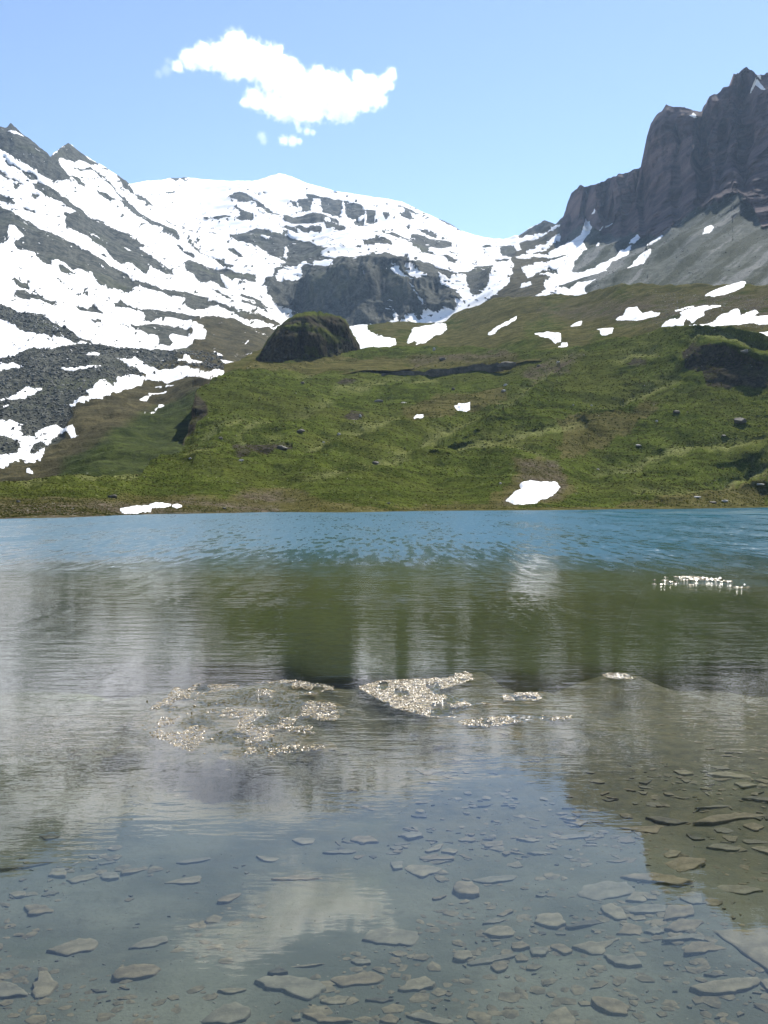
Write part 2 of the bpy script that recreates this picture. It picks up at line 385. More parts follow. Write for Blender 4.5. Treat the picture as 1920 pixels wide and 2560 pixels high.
# rock showing through the snow, traced off the enlarged details
ROCKS = [
 ('a', [(-300, 160), (0, 160), (70, 145), (330, 360), (380, 400), (420, 440), (465, 515), (400, 510), (300, 480), (250, 450), (180, 410), (100, 370), (0, 325), (-300, 230)]),
 ('a', [(330, 372), (445, 265), (640, 420), (600, 415), (540, 390), (470, 370), (380, 380), (375, 405)]),
 ('a', [(740, 460), (800, 495), (840, 545), (890, 600), (860, 590), (830, 560), (810, 560), (780, 510)]),
 ('a', [(500, 425), (580, 430), (640, 455), (690, 490), (740, 545), (830, 620), (900, 690), (1000, 770), (1100, 840), (1180, 900), (1150, 895), (1050, 850), (950, 790), (880, 750), (800, 680), (780, 650), (820, 640), (740, 570), (680, 500), (600, 450), (520, 440)]),
 ('a', [(200, 525), (260, 510), (330, 555), (400, 610), (500, 680), (600, 740), (700, 800), (800, 860), (870, 910), (970, 960), (900, 950), (1000, 1010), (1100, 1080), (1150, 1115), (1060, 1100), (980, 1060), (950, 1100), (900, 1060), (860, 1030), (800, 1030), (740, 1000), (690, 960), (640, 930), (590, 890), (540, 860), (430, 810), (420, 760), (380, 710), (450, 740), (480, 730), (400, 670), (300, 630), (230, 580)]),
 ('a', [(-300, 640), (0, 680), (60, 720), (150, 760), (250, 820), (400, 890), (470, 910), (560, 960), (640, 1000), (720, 1060), (780, 1090), (860, 1140), (1000, 1190), (1100, 1230), (1240, 1260), (1350, 1290), (1350, 1312), (1100, 1265), (1000, 1220), (900, 1190), (850, 1220), (760, 1200), (660, 1190), (610, 1150), (600, 1110), (540, 1100), (470, 1090), (380, 1040), (330, 1030), (340, 1065), (280, 1050), (230, 1010), (240, 985), (180, 970), (110, 960), (100, 920), (150, 890), (90, 820), (0, 800), (-300, 760)]),
 ('a', [(-60, 800), (40, 800), (50, 850), (50, 910), (-60, 920)]),
 ('a', [(130, 430), (200, 440), (250, 470), (250, 500), (190, 495), (150, 460)]),
 ('a', [(30, 385), (80, 400), (150, 430), (140, 445), (80, 420)]),
 ('a', [(-50, 430), (0, 440), (60, 490), (140, 525), (90, 520), (50, 500), (0, 470)]),
 ('a', [(85, 530), (120, 540), (125, 570), (95, 575)]),
 ('a', [(-20, 600), (0, 610), (100, 670), (90, 680), (0, 650)]), ('a', [(155, 690), (230, 720), (220, 725), (160, 705)]),
 ('a', [(205, 625), (230, 605), (255, 625), (235, 640)]), ('a', [(380, 1070), (440, 1080), (480, 1120), (460, 1130), (400, 1110)]),
 ('a', [(270, 670), (310, 690), (295, 695)]), ('a', [(650, 975), (680, 965), (705, 995), (690, 1005), (655, 995)]),
 ('a', [(1190, 1060), (1230, 1045), (1330, 1070), (1450, 1080), (1560, 1110), (1659, 1130), (1659, 1180), (1600, 1170), (1530, 1150), (1500, 1160), (1430, 1130), (1440, 1160), (1510, 1220), (1400, 1160), (1300, 1150), (1210, 1090)]),
 ('a', [(1250, 950), (1330, 1000), (1450, 1050), (1540, 1090), (1470, 1080), (1380, 1030), (1290, 990)]),
 ('a', [(1060, 750), (1150, 800), (1290, 865), (1200, 840), (1100, 790)]), ('a', [(1300, 760), (1400, 765), (1500, 780), (1420, 790), (1380, 775)]),
 ('a', [(470, 480), (520, 500), (570, 540), (510, 540)]), ('a', [(880, 590), (1040, 710), (1010, 700), (920, 640)]),
 ('a', [(640, 570), (720, 600), (760, 640), (690, 620)]), ('a', [(80, 1140), (130, 1130), (150, 1160), (190, 1150), (195, 1195), (130, 1190)]),
 ('a', [(90, 1210), (150, 1200), (200, 1215), (250, 1220), (290, 1250), (370, 1270), (350, 1285), (240, 1250), (150, 1260), (90, 1240)]),
 ('a', [(1150, 940), (1260, 1000), (1250, 1015), (1180, 970)]), ('a', [(520, 1205), (570, 1210), (550, 1228)]),
 ('a', [(1070, 600), (1130, 605), (1135, 620), (1080, 615)]), ('a', [(1100, 503), (1190, 492), (1215, 512), (1110, 515)]),
 ('a', [(1480, 650), (1510, 605), (1580, 610), (1650, 660), (1600, 670), (1530, 650)]), ('a', [(1510, 690), (1560, 700), (1640, 760), (1640, 790), (1540, 785), (1600, 760)]),
 ('a', [(1460, 960), (1520, 950), (1590, 1015), (1520, 990)]), ('a', [(1540, 860), (1620, 835), (1660, 850), (1660, 940), (1600, 930)]),
 ('a', [(1360, 1205), (1440, 1260), (1500, 1300), (1440, 1290), (1390, 1240)]), ('a', [(1120, 1000), (1155, 1005), (1150, 1020)]),
 ('a', [(1340, 840), (1390, 860), (1450, 880), (1380, 880)]), ('a', [(1400, 900), (1470, 925), (1420, 915)]),
 ('b', [(0, 200), (50, 210), (95, 245), (60, 255), (0, 240)]), ('b', [(100, 245), (180, 290), (265, 345), (240, 345), (150, 300), (100, 265)]),
 ('b', [(0, 325), (70, 350), (80, 370), (0, 370)]), ('b', [(100, 285), (125, 310), (160, 360), (130, 350)]), ('b', [(0, 300), (40, 310), (75, 340), (30, 335)]),
 ('b', [(345, 240), (420, 207), (500, 210), (560, 230), (600, 235), (610, 290), (590, 320), (540, 320), (490, 300), (475, 240), (430, 235), (420, 310), (395, 310), (360, 280)]),
 ('b', [(608, 235), (700, 265), (740, 290), (735, 320), (690, 335), (640, 325), (620, 290)]), ('b', [(745, 310), (790, 300), (805, 330), (795, 360), (750, 350)]),
 ('b', [(670, 340), (735, 325), (742, 375), (710, 390), (680, 370)]), ('b', [(290, 260), (325, 250), (365, 305), (330, 280)]),
 ('b', [(255, 350), (310, 335), (400, 330), (500, 345), (580, 365), (620, 400), (620, 420), (570, 430), (520, 415), (500, 395), (420, 385), (340, 390), (260, 380)]),
 ('b', [(245, 410), (350, 405), (490, 410), (480, 425), (380, 425), (280, 420)]),
 ('b', [(-60, 430), (0, 420), (90, 405), (150, 408), (200, 435), (300, 445), (420, 460), (450, 490), (510, 500), (535, 525), (480, 535), (500, 560), (560, 575), (640, 570), (740, 550), (745, 535), (840, 545), (1000, 572), (1100, 602), (1180, 660), (1290, 690), (1240, 720), (1170, 685), (1190, 740), (1260, 780), (1325, 835), (1290, 850), (1285, 890), (1150, 910), (1100, 905), (1070, 950), (1030, 965), (960, 965), (640, 1010), (330, 940), (210, 840), (160, 760), (145, 715), (200, 690), (200, 650), (250, 630), (285, 590), (255, 575), (210, 560), (130, 515), (80, 480), (0, 485), (-60, 470)]),
 ('b', [(720, 400), (850, 440), (950, 465), (1000, 470), (1010, 455), (1090, 450), (1200, 455), (1270, 490), (1200, 510), (1130, 515), (1110, 540), (1200, 560), (1300, 600), (1270, 605), (1200, 580), (1100, 550), (1000, 500), (900, 465), (800, 430)]),
 ('b', [(735, 490), (800, 478), (900, 495), (900, 515), (820, 500), (780, 510), (730, 505)]), ('b', [(1050, 395), (1110, 400), (1180, 430), (1170, 450), (1110, 425)]),
 ('b', [(950, 310), (1000, 310), (1060, 355), (1000, 350), (955, 340)]), ('b', [(845, 335), (880, 308), (890, 325), (870, 348)]),
 ('b', [(1150, 330), (1230, 365), (1320, 415), (1260, 400)]), ('b', [(950, 285), (1020, 300), (1060, 320), (990, 305)]), ('b', [(985, 370), (1015, 365), (1010, 385)]),
 ('b', [(1285, 690), (1350, 660), (1440, 630), (1510, 640), (1490, 690), (1470, 750), (1400, 800), (1370, 790), (1345, 730), (1345, 700)]),
 ('b', [(1420, 515), (1540, 515), (1620, 510), (1680, 560), (1560, 555), (1540, 530)]), ('b', [(1480, 610), (1560, 580), (1600, 590), (1520, 605)]),
 ('b', [(1220, 540), (1300, 535), (1310, 548), (1250, 552)]), ('b', [(0, 800), (60, 825), (160, 880), (110, 875), (0, 820)]), ('b', [(0, 840), (90, 870), (170, 915), (110, 900), (0, 865)]),
 ('d', [(-200, 90), (0, 125), (60, 145), (110, 170), (200, 175), (280, 210), (360, 260), (450, 300), (540, 340), (560, 365), (480, 330), (470, 345), (430, 345), (350, 310), (250, 300), (180, 295), (120, 285), (50, 250), (0, 230), (-200, 210)]),
 ('d', [(800, 0), (900, 20), (1000, 60), (1100, 95), (1200, 120), (1300, 140), (1450, 190), (1600, 240), (1659, 260), (1659, 278), (1500, 240), (1400, 190), (1290, 150), (1160, 160), (1100, 140), (1090, 110), (1000, 90), (950, 60), (870, 30)]),
 ('d', [(675, 110), (720, 105), (800, 140), (900, 150), (1000, 165), (1100, 185), (1180, 205), (1190, 240), (1130, 225), (1000, 200), (940, 200), (900, 215), (870, 200), (850, 170), (760, 135), (690, 130)]),
 ('d', [(720, 255), (810, 265), (880, 240), (970, 235), (1060, 255), (1140, 290), (1150, 310), (1020, 310), (1000, 330), (1025, 360), (1000, 380), (950, 365), (940, 320), (870, 310), (820, 290)]),
 ('d', [(445, 95), (480, 120), (520, 130), (560, 110), (615, 150), (610, 170), (560, 145), (540, 175), (510, 155), (470, 135)]), ('d', [(475, 40), (520, 45), (500, 58)]),
 ('d', [(545, 230), (600, 235), (570, 242)]), ('d', [(1420, 90), (1500, 120), (1590, 170), (1560, 165), (1480, 130)]), ('d', [(1250, 45), (1330, 100), (1400, 145), (1340, 130), (1290, 90)]),
 ('d', [(580, 0), (640, 30), (760, 50), (800, 30), (780, -10)])]
# ground that the snow has left: below this line the land is bare except for the patches that follow
BARE = zm('d', [(-300, 445), (0, 440), (70, 430), (130, 405), (200, 395), (250, 400), (300, 390), (460, 350), (540, 355), (580, 365), (640, 378), (760, 388), (900, 415), (1000, 412), (1100, 395),
                (1140, 380), (1145, 350), (1210, 352), (1222, 300), (1200, 270), (1160, 235), (1200, 212), (1280, 205), (1400, 225), (1480, 262), (1659, 300)]) + \
       [(735, 790), (760, 840), (1000, 830), (1144, 790), (1200, 760), (1240, 725), (1278, 690), (1284, 660), (1277, 642), (1250, 640), (1262, 625), (1300, 622), (1300, 588),
        (1321, 573), (1363, 551), (1389, 540), (1401, 500), (1420, 100), (2500, 50), (2500, 1300), (-400, 1300)]
SNOWS = [
 ('a', [(40, 215), (100, 205), (150, 240), (70, 240)]),
 ('b', [(205, 690), (260, 640), (340, 625), (385, 585), (395, 605), (360, 640), (370, 690), (340, 725), (225, 725)]), ('b', [(435, 600), (470, 590), (545, 590), (550, 620), (440, 628)]),
 ('b', [(650, 600), (690, 588), (682, 606)]), ('b', [(732, 680), (750, 710), (748, 735)]), ('b', [(872, 630), (920, 660), (960, 700), (1000, 727), (970, 722), (900, 680)]),
 ('b', [(960, 650), (990, 625), (1020, 660), (1050, 690), (1105, 705), (1050, 722), (1000, 712), (975, 680)]), ('b', [(440, 680), (468, 668), (460, 684)]),
 ('b', [(900, 885), (920, 910), (940, 960), (920, 965)]), ('b', [(970, 950), (1030, 930), (1060, 965), (980, 970)]), ('b', [(1075, 965), (1120, 905), (1128, 965)]),
 ('b', [(1000, 745), (1060, 810), (1120, 890), (1135, 915), (1120, 905), (1060, 830)]),
 ('b', [(125, 455), (190, 460), (150, 466)]), ('b', [(262, 490), (275, 495), (272, 570), (255, 560)]), ('b', [(50, 425), (75, 428), (60, 438)]), ('b', [(225, 850), (300, 890), (325, 925), (290, 940), (250, 900)]),
 ('b', [(1180, 690), (1230, 720), (1300, 720), (1345, 705), (1350, 770), (1390, 805), (1430, 790), (1440, 750), (1500, 690), (1510, 640), (1480, 630), (1600, 600), (1617, 660), (1600, 720), (1500, 790), (1400, 850), (1290, 900), (1250, 945), (1210, 970), (1155, 965), (1150, 920), (1250, 900), (1290, 880), (1290, 850), (1325, 830), (1290, 780), (1230, 760)]),
 ('b', [(1405, 898), (1440, 870), (1490, 838), (1480, 862), (1440, 890)]),
 ('c', [(0, 1108), (180, 1105), (250, 1085), (330, 1075), (400, 1025), (437, 1018), (420, 1040), (340, 1080), (280, 1110), (180, 1135), (150, 1150), (0, 1150)]),
 ('c', [(225, 1175), (290, 1150), (350, 1120), (380, 1090), (425, 1070), (420, 1095), (380, 1140), (340, 1170), (300, 1187), (230, 1192)]),
 ('c', [(350, 1195), (420, 1150), (500, 1110), (540, 1070), (570, 1010), (585, 960), (615, 925), (618, 940), (600, 985), (598, 1060), (560, 1110), (580, 1135), (520, 1160), (450, 1195), (390, 1222)]),
 ('c', [(140, 1215), (200, 1198), (360, 1193), (380, 1212), (250, 1215), (180, 1225)]),
 ('c', [(200, 1290), (280, 1255), (400, 1235), (500, 1200), (560, 1165), (605, 1158), (560, 1200), (510, 1240), (490, 1282), (400, 1287), (310, 1300), (240, 1335), (205, 1310)]),
 ('c', [(280, 1445), (300, 1420), (340, 1390), (320, 1360), (370, 1320), (310, 1318), (430, 1285), (560, 1290), (650, 1260), (720, 1210), (790, 1165), (850, 1140), (830, 1175), (740, 1230), (690, 1275), (705, 1285), (640, 1310), (560, 1330), (480, 1350), (420, 1370), (420, 1395), (480, 1402), (530, 1360), (640, 1343), (580, 1390), (570, 1410), (640, 1415), (560, 1442), (400, 1447), (310, 1457)]),
 ('c', [(840, 1137), (855, 1095), (890, 1072), (898, 1090), (870, 1132)]), ('c', [(0, 1175), (60, 1165), (100, 1215), (0, 1258)]),
 ('c', [(180, 1395), (200, 1375), (245, 1365), (250, 1342), (258, 1372), (210, 1392)]), ('c', [(928, 1146), (970, 1108), (1025, 1068), (1032, 1080), (990, 1117), (945, 1142)]),
 ('c', [(823, 1281), (850, 1253), (900, 1217), (970, 1188), (975, 1202), (920, 1243), (860, 1268)]), ('c', [(1268, 1087), (1290, 1050), (1320, 1018), (1337, 1040), (1310, 1072)]),
 ('c', [(628, 1142), (650, 1108), (662, 1106), (650, 1132)]), ('c', [(648, 1047), (680, 1016), (692, 1018), (660, 1047)]), ('c', [(698, 1027), (715, 1003), (724, 1006), (708, 1027)]),
 ('c', [(1490, 128), (1530, 158), (1570, 170), (1590, 160), (1620, 190), (1655, 225), (1600, 207), (1560, 187)]), ('c', [(1590, 130), (1610, 128), (1622, 162), (1600, 152)]), ('c', [(1188, 376), (1215, 360), (1235, 368), (1240, 392)]),
 ('d', [(-100, 475), (0, 475), (80, 468), (130, 485), (135, 495), (60, 500), (0, 505), (-100, 510)]), ('d', [(510, 430), (560, 422), (600, 425), (580, 442), (530, 440)]),
 ('d', [(350, 505), (380, 500), (420, 506), (480, 498), (560, 490), (600, 495), (560, 508), (470, 512), (420, 525)]),
 ('d', [(690, 455), (790, 460), (800, 438), (830, 470), (850, 490), (920, 520), (1030, 525), (1060, 505), (1080, 520), (1130, 530), (1200, 540), (1280, 545), (1360, 540), (1400, 518), (1310, 482), (1400, 490), (1420, 472), (1510, 458), (1527, 475), (1440, 510), (1330, 572), (1250, 570), (1170, 560), (1060, 570), (1030, 592), (900, 592), (850, 580), (870, 550), (800, 510), (740, 480)]),
 ('d', [(415, 712), (440, 690), (520, 680), (530, 650), (510, 640), (550, 620), (560, 600), (610, 573), (640, 595), (690, 595), (690, 560), (770, 558), (850, 575), (850, 600), (740, 640), (640, 670), (670, 690), (600, 702), (500, 730), (420, 747)]),
 ('d', [(833, 692), (990, 658), (987, 670), (850, 699)]), ('d', [(858, 802), (970, 737), (974, 750), (890, 792)]),
 ('d', [(915, 620), (960, 622), (955, 630), (920, 630)]), ('d', [(978, 622), (1030, 620), (1028, 628), (985, 630)]), ('d', [(-60, 690), (0, 690), (60, 680), (110, 640), (170, 625), (248, 625), (200, 660), (140, 685), (60, 692)]),
 ('d', [(-60, 800), (0, 805), (60, 810), (130, 840), (120, 870), (150, 900), (200, 905), (240, 860), (290, 845), (340, 835), (380, 870), (430, 858), (462, 920), (440, 927), (400, 890), (350, 880), (300, 920), (270, 950), (230, 940), (190, 960), (170, 1000), (190, 1030), (250, 980), (272, 985), (230, 1042), (190, 1060), (120, 1045), (60, 1060), (0, 1077), (-60, 1085), (-60, 1010), (0, 1010), (100, 1000), (120, 960), (70, 910), (20, 900), (-60, 890)]),
 ('d', [(150, 1105), (185, 1098), (188, 1112)]), ('d', [(0, 730), (50, 718), (42, 736)]), ('d', [(760, 403), (842, 420), (790, 418)]), ('d', [(1060, 480), (1110, 455), (1140, 470), (1220, 480), (1180, 490), (1100, 488)]),
 ('d', [(1255, 415), (1290, 425), (1325, 445), (1290, 440)]), ('d', [(920, 470), (980, 465), (975, 475)]), ('d', [(1510, 310), (1560, 320), (1530, 322)]), ('d', [(1430, 385), (1475, 355), (1440, 372)])]

CLIFFBASE = [(1400, 600), (1406, 588), (1456, 556), (1482, 569), (1532, 586), (1591, 573), (1600, 588), (1642, 586), (1684, 556), (1743, 518), (1760, 522), (1832, 489), (1844, 489), (1874, 505), (1903, 565), (1920, 560), (2050, 540), (2500, 560)]
P_CLIFF = CLIFFBASE + [(2500, 0), (1395, 0)]
P_SCREE = CLIFFBASE + [(2500, 900), (1300, 850), (1345, 745), (1420, 700), (1330, 660), (1360, 600)]
P_GRASS = [(-400, 1300), (-400, 1160), (0, 1150), (60, 1140), (140, 1105), (175, 1040), (185, 1005), (270, 960), (330, 935), (420, 900), (470, 880), (480, 850), (478, 800), (500, 780), (700, 795), (720, 900), (700, 1300)]
P_LUSH = [(90, 1215), (170, 1140), (300, 1060), (420, 1005), (500, 965), (560, 1215)]
P_STRIP = [(1215, 745), (1240, 700), (1278, 650), (1300, 590), (1400, 560), (1380, 640), (1350, 745)]
P_RUBBLE = [(-400, 900), (0, 888), (60, 875), (200, 850), (245, 854), (380, 878), (480, 872), (560, 885), (560, 938), (480, 940), (430, 945), (300, 945), (260, 962), (190, 1000), (175, 1050), (90, 1130), (-400, 1150)]
P_RUBBLE2 = zm('d', [(-200, 90), (0, 125), (110, 170), (280, 210), (450, 300), (470, 345), (350, 310), (180, 295), (0, 230), (-200, 210)])
P_FACE = zm('b', [(150, 710), (250, 690), (420, 640), (740, 600), (1000, 640), (1160, 720), (1325, 835), (1285, 890), (1100, 905), (960, 970), (640, 1010), (320, 940), (210, 840)])

def build_mountains():
    dx, nr = 2.6, 430
    px = np.concatenate([np.arange(-1150, -60, 8.0), np.arange(-60, 1990, dx), np.arange(1990, 3000, 8.0)])
    nc = len(px)
    top = poly_y(SKYLINE)(px)
    rough = np.where(px > 1400, 3.0, np.where(px < 330, 1.8, 0.7))
    top = top + rough * fbm(px / 9.0, px * 0 + 3.3, octaves=3, seed=5)
    bot = poly_y(FOOT)(px)
    t = np.linspace(0, 1, nr)[:, None]
    PY = bot[None] + (top - bot)[None] * t
    PX = np.broadcast_to(px[None], PY.shape).copy()
    D = depth_far(PX, PY)
    # recesses that part the buttresses of the cliff
    for gx, w, y0, y1, a in ((1757, 13, 262, 500, 90), (1695, 10, 330, 560, 35), (1860, 14, 200, 470, 60), (1605, 9, 420, 570, 50), (1520, 10, 455, 580, 40), (1470, 9, 470, 560, 45), (1800, 9, 330, 470, 35), (1560, 8, 440, 580, 35)):
        gx2 = gx + 7 * fbm(PY / 40.0, PY * 0 + gx, octaves=2, seed=31)
        D += a * np.exp(-((PX - gx2) / w) ** 2) * sstep(y0 - 40, y0, PY) * sstep(y1 + 25, y1, PY)
    # gullies and ribs of the scree run down and to the left
    scr = sstep(-4, 10, sdf(PX, PY, P_SCREE))
    D += scr * (8 * ridged((PX + 1.45 * PY) / 95.0, (PX - PY) / 700.0, PX * 0, 3, seed=33) + 3 * ridged((PX + 1.45 * PY) / 28.0, (PX - PY) / 160.0, PX * 0, 3, seed=35)) * D / 900
    # steep faces and flat shelves along the edges of the big rock bands
    wx = PX + 1.8 * fbm(PX / 17, PY / 11, octaves=3, seed=11) + 1.2 * fbm(PX / 4, PY / 3.2, octaves=2, seed=14)
    wy = PY + 1.5 * fbm(PX / 17, PY / 11, octaves=3, seed=17) + 1.0 * fbm(PX / 4, PY / 3.2, octaves=2, seed=19)
    s = -sdf(wx, wy, BARE)
    for r, p in ROCKS: s = np.minimum(s, -sdf(wx, wy, zm(r, p)))
    for r, p in SNOWS: s = np.maximum(s, sdf(wx, wy, zm(r, p)))
    # the edges fray along the lie of the slope: steep to the right on the left flank, nearly level in the bowl
    wl = sstep(640, 430, PX + 0.25 * (PY - 600))
    sl = fbm((0.8 * PX + 0.6 * PY) / 30, (-0.6 * PX + 0.8 * PY) / 4.0, octaves=4, gain=0.6, seed=25)
    sb = fbm((0.98 * PX + 0.2 * PY) / 24, (-0.2 * PX + 0.98 * PY) / 4.2, octaves=4, gain=0.6, seed=27)
    st = wl * sl + (1 - wl) * sb
    s = s + 2.4 * st * sstep(22, 5, np.abs(s)) * (PX < 1420)
    s = np.where((st < -1.1) & (s > 0) & (s < 30) & (PX < 1200), -1.5, s)
    s = np.where((st > 1.1) & (s < 0) & (s > -22) & (PX < 1250) & (PY < 900), 1.5, s)
    # small flecks of rock and of snow near the edges
    fl = fbm(PX / 10, PY / 5, octaves=4, seed=23)
    band = sstep(26, 3, s) * sstep(-2, 3, s)
    s = np.where((fl > 0.8) & (band > 0.15) & (PX < 1400), np.minimum(s, (0.8 - fl) * 20), s)
    snow = np.clip(0.5 + s / 9.0, 0, 1)
    cliff = sstep(-5, 5, sdf(PX + 4 * fbm(PX / 12, PY / 12, octaves=3, seed=3), PY + 5 * fbm(PX / 12, PY / 12, octaves=3, seed=4), P_CLIFF))
    scree = sstep(-6, 6, sdf(PX, PY, P_SCREE)) * (1 - cliff)
    grass = sstep(-10, 10, sdf(PX + 8 * fbm(PX / 30, PY / 20, octaves=3, seed=6), PY + 8 * fbm(PX / 30, PY / 20, octaves=3, seed=7), P_GRASS))
    grass = np.maximum(grass, sstep(-6, 6, sdf(PX, PY, P_STRIP)))
    lush = sstep(-12, 14, sdf(PX + 10 * fbm(PX / 30, PY / 20, octaves=3, seed=8), PY, P_LUSH))
    rubble = np.maximum(sstep(-6, 6, sdf(PX, PY, P_RUBBLE)), sstep(-4, 4, sdf(PX, PY, P_RUBBLE2)))
    streak = 0.5 + 0.42 * fbm((PX + 1.45 * PY) / 30.0, (PX - PY) / 210.0, octaves=5, gain=0.6, seed=37)
    face = sstep(-8, 8, sdf(PX, PY, P_FACE))
    V = np.stack(unproject(PX, PY, D), -1)
    du = np.gradient(V, axis=1); dv = np.gradient(V, axis=0)
    N = np.cross(du, dv); N /= np.linalg.norm(N, axis=-1, keepdims=True) + 1e-9
    N[N[..., 1] > 0.3] *= -1
    X, Y, Z = V[..., 0], V[..., 1], V[..., 2]
    k = np.clip(D / 1000, 0.25, 2.0)
    soil = 1 - sstep(0.4, 0.6, snow)
    big = fbm(X / 140, Y / 140, Z / 140, 4, seed=41) * 5 * k
    fine = fbm(X / (22 * k), Y / (22 * k), Z / (22 * k), 4, 0.6, seed=43) * 2.2 * k
    clf = ridged(X / 62, Y / 62, Z / 150, 5, seed=47) * 15 + fbm(X / 95, Y / 95, Z / 80, 3, 0.5, seed=51) * 22 + fbm(X / 50, Y / 50, Z / 11, 4, 0.6, seed=53) * 5
    fac = ridged(X / 36, Y / 120, Z / 160, 4, seed=61) * 8
    edge_t = sstep(0, 0.02, t)
    disp = big * (1 - 0.7 * grass) + fine * soil * (1 - 0.65 * grass) * (1 - 0.5 * scree) * (1 - cliff) + fac * face * soil - 0.7 * k * soil * (1 - cliff)
    disp = disp + grass * (1.6 * fbm(X / 26, Y / 26, octaves=3, seed=63) + 0.45 * fbm(X / 6, Y / 6, octaves=3, seed=65))
    disp = disp * edge_t
    disp = disp * (0.25 + 0.75 * sstep(1.0, 0.96, t))
    V = V + N * disp[..., None]
    ray = V - np.array([0, 0, H])
    V = V + ray * (-(clf * cliff * edge_t * (0.3 + 0.7 * sstep(1.0, 0.97, t))) / D)[..., None]
    # far side of the range, out of sight
    rows = [V]
    last = V[-1]
    for f, dz in ((0.015, 0.5), (0.05, 0.8), (0.14, 1.0), (0.35, 1.0)):
        q = last.copy(); q[:, 1] += f * D[-1]; q[:, 2] -= f * D[-1] * dz
        q[:, 2] = np.maximum(q[:, 2], 0)
        rows.append(q[None])
    V = np.concatenate(rows)
    ext = lambda a: np.concatenate([a] + [a[-1:]] * 4)
    at = {k2: ext(v) for k2, v in dict(snow=snow, cliff=cliff, grass=grass, scree=scree, lush=lush, streak=streak).items()}
    fc = grid_faces(V.shape[0], nc)
    PXe, PYe = ext(PX), ext(PY)
    def cen(a): return a[:-1, :-1].reshape(-1)
    cm = sdf(cen(PXe), cen(PYe), P_CLIFF) > 0
    sm = (sdf(cen(PXe), cen(PYe), P_SCREE) > 0) & ~cm
    ridge = [(-500, 200), (326, 440), (345, 480), (420, 560), (520, 640), (600, 740), (690, 790), (760, 860), (760, 1400), (-500, 1400)]
    left = (sdf(cen(PXe), cen(PYe), ridge) > 0) & ~cm & ~sm
    verts = V.reshape(-1, 3)
    for name, m in (('rocky_cliff', cm), ('scree_slope', sm), ('snowy_mountainside', left), ('snowy_mountain', ~(cm | sm | left))):
        tag(take_faces(name, verts, fc, m, M_MOUNT, at), kind='structure')
    return dict(px=px, PX=PX, PY=PY, V=V[:nr], s=s, rubble=rubble, D=D, grass=grass)

MT = build_mountains()

# ================================================================ GREEN HILLS BY THE LAKE
SHORE = [(-900, 1330), (-420, 1312), (0, 1298), (200, 1293), (400, 1286), (700, 1281), (960, 1278), (1300, 1276), (1600, 1273), (1920, 1269), (2400, 1264), (2900, 1262)]
shore_y = poly_y(SHORE)
def shore_d(px): return H * F / (shore_y(px) - HZ)

HILLTOP = [(-900, 1200), (-420, 1198), (0, 1196), (335, 1196), (346, 1195), (385, 1163), (422, 1135), (455, 1102), (470, 1075), (477, 1050), (484, 1010), (490, 983), (515, 962), (561, 936), (633, 903), (700, 898), (800, 886), (900, 876),
           (1000, 868), (1100, 864), (1200, 868), (1280, 872), (1350, 868), (1401, 862), (1473, 850), (1540, 844), (1600, 838), (1642, 826), (1747, 821), (1850, 824), (1920, 830), (2100, 850), (2400, 900), (2900, 990)]
DEPTH_NEAR = [(x, shore_y(x), shore_d(x)) for x in (-900, -420, 0, 350, 700, 1100, 1500, 1920, 2400)] + \
             [(x, shore_y(x) - 22, shore_d(x) * 1.1 + 6) for x in (-420, 0, 350, 700, 1100, 1500, 1920, 2400)] + \
             [(-900, 1200, 95), (-420, 1198, 120), (0, 1196, 148), (200, 1196, 156), (346, 1195, 172), (422, 1135, 225), (477, 1050, 275), (490, 983, 320), (561, 936, 375), (633, 903, 420), (700, 898, 455), (900, 876, 545),
              (1000, 868, 560), (1200, 868, 520), (1401, 862, 435), (1600, 838, 420), (1747, 821, 385), (1920, 830, 345), (2400, 900, 290),
              (960, 940, 452), (1275, 908, 440), (700, 1050, 285), (1000, 1050, 315), (1300, 1050, 310), (1700, 1050, 300), (560, 1130, 215), (760, 1180, 195), (960, 1180, 205), (1300, 1190, 215), (1700, 1190, 232), (1920, 1190, 250), (1100, 980, 385), (1500, 950, 360), (1850, 930, 335), (800, 960, 400)]
depth_near0 = TPS(DEPTH_NEAR, 0.003)
CRESTS = [([(-600, 1203), (-100, 1202), (200, 1202), (345, 1203)], 1.5, 9),  # break lines where a gentle bench ends over a steeper face: line, step in metres, reach in pixels
 (zm('e', [(0, 810), (100, 780), (300, 720), (540, 630)]), 7, 26), (zm('e', [(380, 930), (480, 890), (600, 840), (740, 770), (940, 740)]), 8, 30),
 (zm('e', [(1060, 870), (1180, 830), (1400, 750), (1540, 660), (1659, 600)]) + zm('f', [(220, 580), (430, 380), (530, 290)]), 13, 34),
 (zm('e', [(980, 950), (1060, 930), (1250, 900), (1400, 885), (1659, 840)]) + zm('f', [(300, 830), (560, 790)]), 9, 30), (zm('e', [(400, 1085), (540, 1060), (700, 1030), (850, 1000), (1000, 960)]), 4, 22),
 (zm('e', [(350, 480), (500, 430), (640, 400)]), 7, 22), (zm('e', [(560, 560), (760, 550), (940, 520), (1160, 490)]), 6, 18), (zm('f', [(560, 700), (800, 640), (950, 560), (1130, 500)]), 7, 30),
 (zm('f', [(1150, 350), (1250, 260), (1400, 250), (1659, 300)]), 10, 30), (zm('f', [(640, 1040), (800, 1020), (1000, 960), (1200, 900), (1659, 860)]), 7, 28), (zm('f', [(860, 1160), (1100, 1150), (1300, 1110), (1659, 1010)]), 6, 18),
 (zm('d', [(1100, 1100), (1200, 1060), (1400, 1000), (1659, 960)]), 5, 20), (zm('d', [(1130, 1010), (1300, 900), (1450, 860)]), 5, 30), (zm('f', [(0, 900), (120, 880), (330, 950)]), 5, 30),
 (zm('f', [(760, 380), (880, 345), (1000, 350)]), 6, 16)]

